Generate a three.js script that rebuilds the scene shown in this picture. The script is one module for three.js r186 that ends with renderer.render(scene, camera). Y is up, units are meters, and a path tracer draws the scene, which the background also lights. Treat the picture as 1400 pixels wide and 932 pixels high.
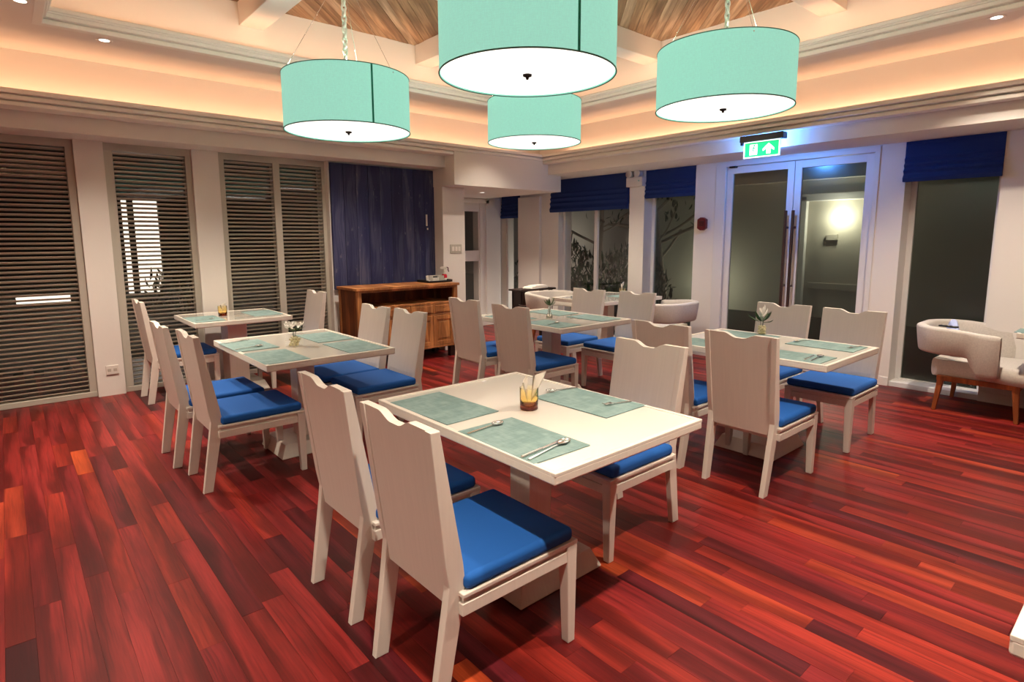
import * as THREE from 'three';
import { mergeGeometries } from 'three/addons/utils/BufferGeometryUtils.js';
import { RoundedBoxGeometry } from 'three/addons/geometries/RoundedBoxGeometry.js';
import { RectAreaLightUniformsLib } from 'three/addons/lights/RectAreaLightUniformsLib.js';

// ---------------------------------------------------------------- camera, sky, lights, exposure
const scene = new THREE.Scene();
const W = 1400, H = 932, FOCAL = 797;
const camera = new THREE.PerspectiveCamera(2 * Math.atan(H / 2 / FOCAL) * 180 / Math.PI, W / H, 0.05, 200);
{
  const yaw = 40.93 * Math.PI / 180, pitch = 7.92 * Math.PI / 180, roll = -0.2 * Math.PI / 180;
  const f = new THREE.Vector3(Math.sin(yaw) * Math.cos(pitch), -Math.sin(pitch), -Math.cos(yaw) * Math.cos(pitch));
  const r0 = new THREE.Vector3(Math.cos(yaw), 0, Math.sin(yaw)), u0 = r0.clone().cross(f);
  const r = r0.clone().multiplyScalar(Math.cos(roll)).addScaledVector(u0, Math.sin(roll));
  const u = u0.clone().multiplyScalar(Math.cos(roll)).addScaledVector(r0, -Math.sin(roll));
  camera.quaternion.setFromRotationMatrix(new THREE.Matrix4().makeBasis(r, u, f.clone().negate()));
  camera.position.set(0, 1.5, 0);
  camera.setViewOffset(W, H, 0, 29, W, H);
  camera.updateProjectionMatrix(); camera.updateMatrixWorld();
}
scene.background = new THREE.Color(0x05070b);                       // night sky
const renderer = new THREE.WebGLRenderer();
renderer.toneMapping = THREE.LinearToneMapping;
renderer.toneMappingExposure = 1.55;
renderer.shadowMap.enabled = true;
RectAreaLightUniformsLib.init();

const LIGHT = {
  spot: 26, spotColor: [1, 0.85, 0.70],          // recessed downlights, candela
  pendant: 1.5, pendantColor: [1, 0.93, 0.82],   // opal disc under each drum shade
  cove: 12, coveUpper: 12, coveColor: [1, 0.53, 0.31],
  exit: 1.5,
};
const LAMP_GLOW = { disc: 0.8, shade: 0.5, lens: 2.5, strip: 1.2 };

// ---------------------------------------------------------------- seeded random and noise
let seed = 20240611;
const rnd = () => { seed = (seed * 1664525 + 1013904223) >>> 0; return seed / 4294967296; };
const rr = (a, b) => a + (b - a) * rnd();
const pick = (a) => a[Math.floor(rnd() * a.length)];
function hash(x, y, s) { let h = (x * 374761393 + y * 668265263 + s * 974711) | 0; h = Math.imul(h ^ (h >>> 13), 1274126177); return ((h ^ (h >>> 16)) >>> 0) / 4294967296; }
function vnoise(x, y, px, py, s) {                                   // value noise, periodic in px, py
  const xi = Math.floor(x), yi = Math.floor(y), xf = x - xi, yf = y - yi, m = (a, b) => ((a % b) + b) % b;
  const u = xf * xf * (3 - 2 * xf), v = yf * yf * (3 - 2 * yf);
  const a = hash(m(xi, px), m(yi, py), s), b = hash(m(xi + 1, px), m(yi, py), s), c = hash(m(xi, px), m(yi + 1, py), s), d = hash(m(xi + 1, px), m(yi + 1, py), s);
  return a + (b - a) * u + (c - a) * v + (a - b - c + d) * u * v;
}
function fbm(u, v, fx, fy, s, oct = 4) { let t = 0, a = 0.5, n = 0; for (let i = 0; i < oct; i++) { t += a * vnoise(u * fx, v * fy, fx, fy, s + i); n += a; a *= 0.5; fx *= 2; fy *= 2; } return t / n; }
const lerp = (a, b, t) => a + (b - a) * t, mix3 = (a, b, t) => [lerp(a[0], b[0], t), lerp(a[1], b[1], t), lerp(a[2], b[2], t)];
const sstep = (a, b, x) => { const t = Math.min(1, Math.max(0, (x - a) / (b - a))); return t * t * (3 - 2 * t); };
function tex(w, h, fn, srgb = true) {
  const d = new Uint8Array(w * h * 4);
  for (let y = 0; y < h; y++) for (let x = 0; x < w; x++) {
    const c = fn((x + 0.5) / w, (y + 0.5) / h), i = (y * w + x) * 4;
    d[i] = c[0]; d[i + 1] = c[1]; d[i + 2] = c[2]; d[i + 3] = 255;
  }
  const t = new THREE.DataTexture(d, w, h); t.wrapS = t.wrapT = THREE.RepeatWrapping;
  t.magFilter = THREE.LinearFilter; t.minFilter = THREE.LinearFilter;
  if (srgb) t.colorSpace = THREE.SRGBColorSpace;
  t.needsUpdate = true; return t;
}
const rep = (t, x, y) => { const c = t.clone(); c.repeat.set(x, y); c.needsUpdate = true; return c; };

// ---------------------------------------------------------------- textures (uv in metres, repeat = tiles per metre)
// red hardwood: streaks along v, 0.5 m x 2 m a tile
const floorTex = [11, 47, 83].map((s) => tex(256, 1024, (u, v) => {
  const warp = fbm(u, v, 3, 3, s + 5) * 0.22;
  const band = fbm(u + warp, v, 7, 2, s, 3), fine = fbm(u + warp * 0.4, v, 60, 5, s + 9, 3), pore = fbm(u, v, 128, 20, s + 20, 2);
  let c = mix3([150, 118, 112], [255, 240, 222], sstep(0.2, 0.8, band));
  c = mix3(c, [120, 88, 86], sstep(0.55, 0.9, fine) * 0.45);
  const k = 0.86 + 0.2 * pore; return [Math.min(255, c[0] * k), Math.min(255, c[1] * k), Math.min(255, c[2] * k)];
})).map((t) => rep(t, 2, 0.5));
const oakTex = rep(tex(256, 512, (u, v) => {
  const w = fbm(u, v, 3, 2, 3) * 0.3, a = fbm(u + w, v, 10, 2, 31, 3), b = fbm(u + w * 0.3, v, 70, 6, 37, 3);
  const c = mix3([146, 106, 66], [204, 156, 106], sstep(0.25, 0.75, a)); const k = 0.84 + 0.32 * b; return [c[0] * k, c[1] * k, c[2] * k];
}), 2, 1);
const ceilWoodTex = rep(tex(256, 512, (u, v) => {
  const a = fbm(u, v, 8, 2, 61, 3), b = fbm(u, v, 64, 5, 67, 3);
  const c = mix3([150, 124, 98], [198, 172, 142], sstep(0.25, 0.75, a)); const k = 0.85 + 0.3 * b; return [c[0] * k, c[1] * k, c[2] * k];
}), 2, 1);
const blueWoodTex = rep(tex(256, 1024, (u, v) => {                    // navy wash rubbed thin over pale timber
  const w = fbm(u, v, 3, 3, 5) * 0.3, a = fbm(u + w, v, 9, 3, 71, 3), b = fbm(u + w * 0.4, v, 60, 8, 77, 3), d = fbm(u, v, 14, 22, 79, 3);
  let c = mix3([48, 56, 104], [122, 122, 140], sstep(0.3, 0.8, a) * 0.75); c = mix3(c, [34, 42, 96], sstep(0.5, 0.8, b) * 0.6); c = mix3(c, [160, 154, 150], sstep(0.74, 0.86, d) * 0.6); return c;
}), 2, 0.5);
const weaveBump = rep(tex(128, 128, (u, v) => { const a = Math.sin(u * Math.PI * 64), b = Math.sin(v * Math.PI * 64), q = 128 + 60 * a * b + 50 * (fbm(u, v, 32, 32, 91, 2) - 0.5); return [q, q, q]; }, false), 8, 8);
const linenTex = rep(tex(256, 256, (u, v) => { const k = 238 + 16 * (fbm(u, v, 90, 10, 15, 2) - 0.5) * 1.6 + 16 * (fbm(u, v, 10, 90, 17, 2) - 0.5) * 1.6; return [k, k, k]; }), 8, 8);
const linenBump = rep(tex(256, 256, (u, v) => { const k = 128 + 120 * (fbm(u, v, 90, 6, 15, 2) - 0.5) + 120 * (fbm(u, v, 6, 90, 17, 2) - 0.5); return [k, k, k]; }, false), 8, 8);
const matTex = rep(tex(256, 256, (u, v) => {
  const a = fbm(u, v, 7, 7, 21, 4), b = fbm(u, v, 64, 10, 23, 2), c2 = fbm(u, v, 10, 64, 29, 2);
  const c = mix3([118, 146, 140], [170, 190, 184], sstep(0.3, 0.7, a) * 0.3 + 0.6 * ((b + c2) / 2)); return c;
}), 3, 3);
const plasterBump = rep(tex(256, 256, (u, v) => { const k = 128 + 90 * (fbm(u, v, 24, 24, 41, 4) - 0.5); return [k, k, k]; }, false), 1.5, 1.5);
const paintTex = rep(tex(256, 512, (u, v) => { const k = 247 + 8 * (fbm(u, v, 40, 4, 51, 3) - 0.5); return [k, k, k - 1]; }), 3, 1.5);
const leafTex = rep(tex(64, 64, (u, v) => { const k = fbm(u, v, 8, 8, 55, 3); return mix3([70, 96, 48], [120, 140, 80], k); }), 3, 3);

// ---------------------------------------------------------------- materials
const std = (o) => new THREE.MeshStandardMaterial(o), phys = (o) => new THREE.MeshPhysicalMaterial(o);
const M = {
  wall: std({ color: 0xe2dcd4, roughness: 0.85, bumpMap: plasterBump, bumpScale: 0.0012 }),
  ceiling: std({ color: 0xe6ded4, roughness: 0.9 }),
  cornice: std({ color: 0xece8de, roughness: 0.6 }),
  beam: std({ color: 0xe4e0d8, roughness: 0.7 }),
  frame: std({ color: 0xb9b2a4, roughness: 0.5 }),
  doorFrame: std({ color: 0xdcd9d6, roughness: 0.45 }),
  slat: std({ color: 0xcac2b2, roughness: 0.55 }),
  pane: phys({ color: 0xffffff, transmission: 1, roughness: 0.0, thickness: 0, ior: 1.45 }),
  mistPane: phys({ color: 0xdfe4dc, transmission: 1, roughness: 0.24, thickness: 0, ior: 1.5 }),
  white: std({ color: 0xe2d9cd, roughness: 0.42, map: paintTex }),
  tableWhite: std({ color: 0xe9e3d6, roughness: 0.32, map: paintTex }),
  tableGlass: phys({ color: 0xeeebdf, roughness: 0.14, clearcoat: 1, clearcoatRoughness: 0.03 }),
  blue: phys({ color: 0x0b58a8, roughness: 0.85, sheen: 0.35, sheenRoughness: 0.5, sheenColor: new THREE.Color(0x3f7fe0), bumpMap: weaveBump, bumpScale: 0.0006 }),
  navy: std({ color: 0x0f2c68, roughness: 0.9, bumpMap: linenBump, bumpScale: 0.0008 }),
  mat: std({ map: matTex, color: 0xdfe6e8, roughness: 0.9, bumpMap: weaveBump, bumpScale: 0.0006 }),
  steel: std({ color: 0xe4e2de, metalness: 1, roughness: 0.17 }),
  chrome: std({ color: 0xd8d8d6, metalness: 1, roughness: 0.1 }),
  darkMetal: std({ color: 0x2a211d, metalness: 0.7, roughness: 0.4 }),
  bronze: std({ color: 0x5c4842, metalness: 0.75, roughness: 0.35 }),
  black: std({ color: 0x17161a, roughness: 0.5 }),
  oak: std({ map: oakTex, color: 0xffe2c8, roughness: 0.5 }),
  oakDark: std({ map: oakTex, color: 0xc08c68, roughness: 0.55 }),
  legWood: std({ map: oakTex, color: 0xe0a070, roughness: 0.5 }),
  darkWood: std({ map: oakTex, color: 0x3c2a22, roughness: 0.5 }),
  blueWood: [0xb4b6cc, 0x9599b8, 0xc8c8d4, 0xa6aac4].map((c) => std({ map: blueWoodTex, color: c, roughness: 0.7 })),
  ceilBoard: [0xffffff, 0xe4d8cc, 0xf2e2d2, 0xcfc0b2].map((c) => std({ map: ceilWoodTex, color: c, roughness: 0.65 })),
  cream: std({ color: 0xd8d0c4, roughness: 0.92, map: linenTex, bumpMap: linenBump, bumpScale: 0.001 }),
  plastic: std({ color: 0xdcd6cc, roughness: 0.4 }),
  red: std({ color: 0x6a1418, roughness: 0.4 }),
  redLiquid: std({ color: 0xc41c30, roughness: 0.2 }),
  amber: phys({ color: 0xffffff, transmission: 1, roughness: 0.03, thickness: 0.02, ior: 1.5, attenuationColor: new THREE.Color(0xd08a1c), attenuationDistance: 0.026 }),
  clear: phys({ color: 0xffffff, transmission: 1, roughness: 0.02, thickness: 0.01, ior: 1.5, attenuationColor: new THREE.Color(0xe8e4c0), attenuationDistance: 0.08 }),
  paper: std({ color: 0xf0e9dc, roughness: 0.9, side: THREE.DoubleSide }),
  petal: std({ color: 0xf6f2ea, roughness: 0.7, side: THREE.DoubleSide }),
  leaf: std({ map: leafTex, color: 0x7a9a66, roughness: 0.6, side: THREE.DoubleSide }),
  pebble: std({ color: 0xd9cc9c, roughness: 0.6 }),
  paleBlue: std({ color: 0xb4c0e6, roughness: 0.9 }),
  shadeTeal: std({ color: 0x4fa893, roughness: 0.9, map: linenTex, emissive: new THREE.Color(0.40, 0.80, 0.64), emissiveIntensity: LAMP_GLOW.shade, side: THREE.DoubleSide }),
  seam: std({ color: 0x1f9a82, roughness: 0.9 }),
  rimTeal: std({ color: 0x4c8474, roughness: 0.8 }),
  opal: std({ color: 0xf4f1ea, roughness: 0.6, emissive: new THREE.Color(1, 0.97, 0.9), emissiveIntensity: LAMP_GLOW.disc }),
  lens: std({ color: 0xffffff, emissive: new THREE.Color(1, 0.95, 0.86), emissiveIntensity: LAMP_GLOW.lens }),
  strip: std({ color: 0xffffff, emissive: new THREE.Color(1, 0.6, 0.3), emissiveIntensity: LAMP_GLOW.strip }),
  soil: std({ color: 0x16160f, roughness: 1 }),
  bark: std({ color: 0x8d8274, roughness: 0.95, bumpMap: plasterBump, bumpScale: 0.01 }),
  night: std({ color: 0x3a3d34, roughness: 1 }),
  outWall: std({ color: 0xb8b2a4, roughness: 0.9, bumpMap: plasterBump, bumpScale: 0.004 }),
  foliage: std({ map: leafTex, color: 0x5a7048, roughness: 0.8, side: THREE.DoubleSide }),
};

// ---------------------------------------------------------------- helpers
const used = {};
function numbered(n) { used[n] = (used[n] ?? -1) + 1; return used[n] ? `${n}_${String(used[n]).padStart(3, '0')}` : n; }
function tag(o, label, category, group, kind) {
  if (label) o.userData.label = label; if (category) o.userData.category = category;
  if (group) o.userData.group = group; if (kind) o.userData.kind = kind; return o;
}
function thing(name, label, category, [x, y, z] = [0, 0, 0], ry = 0, group) {
  const o = new THREE.Group(); o.name = numbered(name); o.position.set(x, y, z); o.rotation.y = ry; scene.add(o);
  return tag(o, label, category, group);
}
function struct(name) { const o = new THREE.Group(); o.name = numbered(name); scene.add(o); return tag(o, null, null, null, 'structure'); }
function prep(g) {
  let n = g.index ? g.toNonIndexed() : g.clone();
  for (const k of Object.keys(n.attributes)) if (!['position', 'normal', 'uv'].includes(k)) n.deleteAttribute(k);
  if (!n.attributes.normal) n.computeVertexNormals();
  metreUV(n); return n;
}
function metreUV(g) {                                                // box mapping in metres, grain along the longest side for each piece
  const p = g.attributes.position, n = g.attributes.normal, uv = new Float32Array(p.count * 2);
  for (let i = 0; i < p.count; i++) {
    const ax = Math.abs(n.getX(i)), ay = Math.abs(n.getY(i)), az = Math.abs(n.getZ(i)), x = p.getX(i), y = p.getY(i), z = p.getZ(i);
    if (ay >= ax && ay >= az) { uv[2 * i] = x; uv[2 * i + 1] = z; } else if (ax >= az) { uv[2 * i] = z; uv[2 * i + 1] = y; } else { uv[2 * i] = x; uv[2 * i + 1] = y; }
  }
  g.setAttribute('uv', new THREE.BufferAttribute(uv, 2));
}
function part(name, geos, mat, parent = scene, label) {
  const list = (Array.isArray(geos) ? geos : [geos]).map(prep);
  const m = new THREE.Mesh(list.length > 1 ? mergeGeometries(list) : list[0], mat);
  m.name = parent === scene ? numbered(name) : name; parent.add(m); if (label) m.userData.label = label; return m;
}
const box = (x0, x1, y0, y1, z0, z1) => new THREE.BoxGeometry(x1 - x0, y1 - y0, z1 - z0).translate((x0 + x1) / 2, (y0 + y1) / 2, (z0 + z1) / 2);
const rbox = (x0, x1, y0, y1, z0, z1, r = 0.004, s = 2) => new RoundedBoxGeometry(x1 - x0, y1 - y0, z1 - z0, s, r).translate((x0 + x1) / 2, (y0 + y1) / 2, (z0 + z1) / 2);
const cyl = (r0, r1, h, x, y, z, n = 24) => new THREE.CylinderGeometry(r1, r0, h, n).translate(x, y + h / 2, z);
const sph = (r, x, y, z, sx = 1, sy = 1, sz = 1, n = 16) => new THREE.SphereGeometry(r, n, Math.max(8, n / 2)).scale(sx, sy, sz).translate(x, y, z);
function tube(pts, r, n = 24, k = 8) { return new THREE.TubeGeometry(new THREE.CatmullRomCurve3(pts.map((p) => new THREE.Vector3(...p))), n, r, k); }
function extr(pts, depth, bevel = 0) {                               // polygon in x,y extruded along z, centred
  const s = new THREE.Shape(pts.map((p) => new THREE.Vector2(...p)));
  return new THREE.ExtrudeGeometry(s, { depth: depth - 2 * bevel, bevelEnabled: bevel > 0, bevelSize: bevel, bevelThickness: bevel, bevelOffset: -bevel, bevelSegments: 2, curveSegments: 8 }).translate(0, 0, -(depth - 2 * bevel) / 2);
}
function lathe(pts, n = 32) { return new THREE.LatheGeometry(pts.map((p) => new THREE.Vector2(...p)), n); }
function deform(g, fn) { const p = g.attributes.position; const v = new THREE.Vector3(); for (let i = 0; i < p.count; i++) { v.fromBufferAttribute(p, i); fn(v); p.setXYZ(i, v.x, v.y, v.z); } g.computeVertexNormals(); return g; }

// ================================================================ the room shell
const ZP = -6.74, XP = 6.685, HS = 2.41, HC = 2.6;                   // pillar faces of the left and right walls, soffit heights
const X0 = -1.75, Z1 = 2.6;                                          // sides of the room behind the camera

// ---- floor: red hardwood planks running towards the far left
{
  const fl = struct('floor');
  part('subfloor', box(X0 - 0.1, 7.2, -0.12, -0.016, -8.3, Z1 + 0.1), std({ color: 0x3a1712, roughness: 0.9 }), fl);
  const tones = [0xa03430, 0x962e2c, 0xa8392c, 0x8a2a2c, 0xb4482e, 0x78262c, 0x9a3230, 0xcb5e30, 0x8e2c2c, 0xa4382a, 0x68222a, 0x98302c];
  const weight = [3, 3, 3, 2, 2, 1.6, 3, 1.0, 3, 3, 1.2, 3], tot = weight.reduce((a, b) => a + b);
  const mats = tones.map((c, i) => phys({ map: floorTex[i % 3], color: new THREE.Color(c).multiply(new THREE.Color(0.88, 0.84, 1.0)), roughness: 0.42, specularIntensity: 0.4, clearcoat: 0.1, clearcoatRoughness: 0.28 }));
  const PW = 0.09, lens = [0.55, 0.8, 1.05, 1.35, 1.7], geos = [];
  for (const L of lens) for (let k = 0; k < 3; k++) {
    const g = new THREE.BoxGeometry(PW - 0.0007, 0.016, L - 0.0008).translate(0, -0.008, 0).toNonIndexed(); metreUV(g);
    const uv = g.attributes.uv, ou = rnd(), ov = rnd() * 2; for (let i = 0; i < uv.count; i++) uv.setXY(i, uv.getX(i) + ou, uv.getY(i) + ov);
    geos.push(g);
  }
  const choose = () => { let t = rnd() * tot; for (let i = 0; i < weight.length; i++) { t -= weight[i]; if (t <= 0) return i; } return 0; };
  const planks = [];
  for (let x = X0 + PW / 2; x < 7.0; x += PW) {
    let z = -8.2 - rnd() * 1.2;
    while (z < Z1) {
      const li = Math.floor(rnd() * lens.length), L = lens[li], zc = z + L / 2; z += L;
      if (z < -8.1 && x < 4) continue;
      const v = new THREE.Vector3(x, 0, zc), dv = v.clone().applyMatrix4(camera.matrixWorldInverse), d = -dv.z;
      const q = v.clone().project(camera), seen = d > 0.3 && Math.abs(q.x) < 1.15 && Math.abs(q.y) < 1.25;
      planks.push({ x, zc, g: geos[li * 3 + Math.floor(rnd() * 3)], m: choose(), dy: -rnd() * 0.0008, area: seen ? L / (d * d * d) : 0 });
    }
  }
  planks.sort((a, b) => b.area - a.area);
  const rest = mats.map(() => []);
  planks.forEach((p, i) => {
    if (i < 300) { const m = new THREE.Mesh(p.g, mats[p.m]); m.name = 'plank'; m.position.set(p.x, p.dy, p.zc); fl.add(m); }
    else rest[p.m].push(p.g.clone().translate(p.x, p.dy, p.zc));
  });
  const merged = new THREE.Mesh(mergeGeometries(rest.map((l) => mergeGeometries(l)), true), mats);
  merged.name = 'plank_field'; merged.userData.kind = 'stuff'; fl.add(merged);
}

// ---- left wall: pillars, beam, columns
const wl = struct('wall_left');
for (const [a, b] of [[-0.9, -0.66], [0.57, 0.795], [1.54, 1.79]]) part('pillar', box(a, b, 0, HS, ZP - 0.3, ZP), M.wall, wl);
part('beam', box(X0, 4.4, HS, HC, ZP - 0.4, -6.38), M.wall, wl);
part('end_pier', box(X0 - 0.1, -1.6, 0, HS, ZP - 0.3, ZP + 0.02), M.wall, wl);
part('panel_recess', box(2.96, 4.42, 0, HS, ZP - 0.3, -6.7), M.wall, wl);
part('column', rbox(4.41, 4.77, 0, 2.18, -6.95, -6.47, 0.006), M.wall, wl);
part('bulkhead', [box(4.4, 6.32, 2.18, HC, -6.4, -6.176), box(4.4, 6.32, 2.18, 2.24, -8.2, -6.4), box(4.4, 4.6, 2.24, HC, -8.2, -6.4)], M.wall, wl);
part('alcove_wall', [box(4.41, 4.56, 0, 2.18, -8.2, -6.9), box(4.5, 5.42, 0, 2.2, -8.2, -8.0), box(5.42, 6.22, 2.14, 2.2, -8.2, -8.0), box(6.22, 6.7, 0, 2.2, -8.2, -8.0)], M.wall, wl);
part('upper_wall', box(4.4, 6.9, 2.2, 3.1, -8.3, -8.2), M.wall, wl);

// ---- right wall: pillars between the openings, lintel beam
const wr = struct('wall_right');
for (const [a, b] of [[-8.2, -8.0], [-7.49, -6.58], [-5.19, -4.94], [-4.16, -3.88], [-2.1, -1.87], [-1.14, Z1]]) part('pillar', box(XP, XP + 0.3, 0, HS, a, b), M.wall, wr);
part('pillar', rbox(XP - 0.05, XP + 0.01, 0, 2.18, -7.49, -6.97, 0.008), M.wall, wr);
part('beam', [box(6.055, 7.0, HS, HC, -6.176, Z1), box(6.32, 7.0, HS, HC, -8.2, -6.176)], M.wall, wr);
part('door_head', box(XP + 0.0, XP + 0.3, 2.395, HS, -3.9, -2.09), M.wall, wr);

// ---- walls behind the camera
const backWall = std({ map: oakTex, color: 0xb09880, roughness: 0.6 });                 // dark timber lining
const wn = struct('wall_near');
part('wall_panel', box(X0, 7.0, 0, 3.1, Z1, Z1 + 0.15), backWall, wn);
part('beam', box(X0, 6.055, HS, HC, 0.32, Z1), M.wall, wn);
const wf = struct('wall_side');
part('wall_panel', [box(X0 - 0.15, X0, 0, HS, -6.9, -6.35), box(X0 - 0.15, X0, 0, HS, -4.95, Z1), box(X0 - 0.15, X0, 2.3, HS, -6.35, -4.95)], backWall, wf);
part('beam', box(X0 - 0.15, -0.5, HS, HC, -6.38, 0.32), M.wall, wf);

// ---- ceiling: cove walls, perimeter ceiling, lowered soffit, coffer
const LIP = { x0: -0.38, x1: 5.95, z0: -6.19, z1: 0.13 };            // rectangle of the lower cornice
const COVE = { x0: -0.55, x1: 6.12, z0: -6.42, z1: 0.32 };
const RING = { x0: 0.35, x1: 5.22, z0: -5.41, z1: -0.65 };
const COF = { x0: 0.15, x1: 5.4, z0: -5.6, z1: -0.46 };
function frameBoxes(o, i, y0, y1) { return [box(o.x0, o.x1, y0, y1, o.z0, i.z0), box(o.x0, o.x1, y0, y1, i.z1, o.z1), box(o.x0, i.x0, y0, y1, i.z0, i.z1), box(i.x1, o.x1, y0, y1, i.z0, i.z1)]; }
const grow = (r, d) => ({ x0: r.x0 - d, x1: r.x1 + d, z0: r.z0 - d, z1: r.z1 + d });
const ce = struct('ceiling');
part('cove_wall', frameBoxes(grow(COVE, 0.05), COVE, HC, 3.05), M.ceiling, ce);
part('perimeter_ceiling', frameBoxes(grow(COVE, 0.05), grow(RING, 0.02), 3.035, 3.055), M.ceiling, ce);
part('soffit', frameBoxes(grow(RING, 0.27), RING, 3.0, 3.034), M.ceiling, ce);
part('coffer_wall', frameBoxes(grow(COF, 0.05), COF, 3.056, 3.56), M.ceiling, ce);
part('ceiling_backing', box(COF.x0 - 0.05, COF.x1 + 0.05, 3.56, 3.64, COF.z0 - 0.05, COF.z1 + 0.05), M.oakDark, ce);
part('outer_ceiling', frameBoxes({ x0: X0 - 0.15, x1: 7.0, z0: -8.3, z1: Z1 + 0.15 }, COVE, 3.06, 3.12), M.ceiling, ce);
// diagonal boards in every cell of the coffer
const BX = [1.835, 3.61], BZ = [-3.935, -2.135], BWD = 0.105;
{
  const xs = [COF.x0, BX[0] - BWD, BX[0] + BWD, BX[1] - BWD, BX[1] + BWD, COF.x1], zs = [COF.z0, BZ[0] - BWD, BZ[0] + BWD, BZ[1] - BWD, BZ[1] + BWD, COF.z1];
  const clip = (poly, a, b, c) => { const out = []; for (let i = 0; i < poly.length; i++) { const p = poly[i], q = poly[(i + 1) % poly.length], dp = a * p[0] + b * p[1] - c, dq = a * q[0] + b * q[1] - c; if (dp <= 0) out.push(p); if ((dp < 0 && dq > 0) || (dp > 0 && dq < 0)) { const t = dp / (dp - dq); out.push([lerp(p[0], q[0], t), lerp(p[1], q[1], t)]); } } return out; };
  for (let i = 0; i < 3; i++) for (let j = 0; j < 3; j++) {
    const rect = [[xs[2 * i], zs[2 * j]], [xs[2 * i + 1], zs[2 * j]], [xs[2 * i + 1], zs[2 * j + 1]], [xs[2 * i], zs[2 * j + 1]]];
    const n = Math.SQRT1_2, w = 0.088; let lo = 1e9, hi = -1e9; for (const p of rect) { const s = n * (p[0] + p[1]); lo = Math.min(lo, s); hi = Math.max(hi, s); }
    for (let s = lo; s < hi; s += w) {
      let poly = clip(clip(rect, n, n, s + w - 0.003), -n, -n, -s - 0.0005); if (poly.length < 3) continue;
      const g = new THREE.ExtrudeGeometry(new THREE.Shape(poly.map((p) => new THREE.Vector2(p[0], -p[1]))), { depth: 0.018, bevelEnabled: false }).rotateX(-Math.PI / 2).translate(0, 3.53 + rnd() * 0.006, 0);
      const m = part('ceiling_board', g, pick(M.ceilBoard), ce);
      const uv = m.geometry.attributes.uv, p = m.geometry.attributes.position, o = rnd(); for (let k = 0; k < uv.count; k++) uv.setXY(k, n * (p.getX(k) + p.getZ(k)) + o, n * (p.getX(k) - p.getZ(k)) + o * 3);
    }
  }
}
// white coffer beams
for (const x of BX) part('trim', rbox(x - BWD, x + BWD, 3.34, 3.55, COF.z0, COF.z1, 0.006), M.beam).userData.kind = 'structure';
for (const z of BZ) { const xs = [COF.x0, BX[0] - BWD, BX[0] + BWD, BX[1] - BWD, BX[1] + BWD, COF.x1]; part('trim', [0, 2, 4].map((k) => rbox(xs[k], xs[k + 1], 3.34, 3.55, z - BWD, z + BWD, 0.006)), M.beam).userData.kind = 'structure'; }
// stepped cornices as mitred rings: profile (inset, height)
function ring(rect, prof) {
  const pos = [];
  const corner = (k, o) => [[rect.x0 + o, rect.z0 + o], [rect.x1 - o, rect.z0 + o], [rect.x1 - o, rect.z1 - o], [rect.x0 + o, rect.z1 - o]][k];
  for (let k = 0; k < 4; k++) for (let i = 0; i < prof.length; i++) {
    const [o0, y0] = prof[i], [o1, y1] = prof[(i + 1) % prof.length], a = corner(k, o0), b = corner((k + 1) % 4, o0), c = corner((k + 1) % 4, o1), d = corner(k, o1);
    const A = [a[0], y0, a[1]], B = [b[0], y0, b[1]], C = [c[0], y1, c[1]], D = [d[0], y1, d[1]];
    pos.push(...A, ...C, ...B, ...A, ...D, ...C);
  }
  const g = new THREE.BufferGeometry(); g.setAttribute('position', new THREE.Float32BufferAttribute(pos, 3)); g.computeVertexNormals(); return g;
}
M.cornice.side = THREE.DoubleSide;
const nose = (o, y0, y1) => [[o, y0], [o + 0.006, y0 + 0.004], [o + 0.006, y1 - 0.006], [o, y1]];
part('trim', ring(LIP, [[-0.24, 2.585], [-0.24, 2.552], ...nose(0, 2.552, 2.588), [-0.012, 2.589], [-0.012, 2.595], ...nose(0.028, 2.596, 2.631), [0.014, 2.632], [0.014, 2.638], ...nose(0.054, 2.639, 2.677), [0.04, 2.677], [-0.03, 2.635], [-0.04, 2.61], [-0.2, 2.6]]), M.cornice).userData.kind = 'structure';
part('trim', ring(RING, [[-0.05, 3.036], [-0.05, 2.998], ...nose(0, 2.998, 3.034), [-0.01, 3.035], [-0.01, 3.039], ...nose(0.024, 3.04, 3.073), [0.012, 3.074], [0.012, 3.078], ...nose(0.045, 3.079, 3.112), [0.039, 3.07], [-0.004, 3.066], [-0.01, 3.056], [-0.2, 3.056]]), M.cornice).userData.kind = 'structure';

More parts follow.
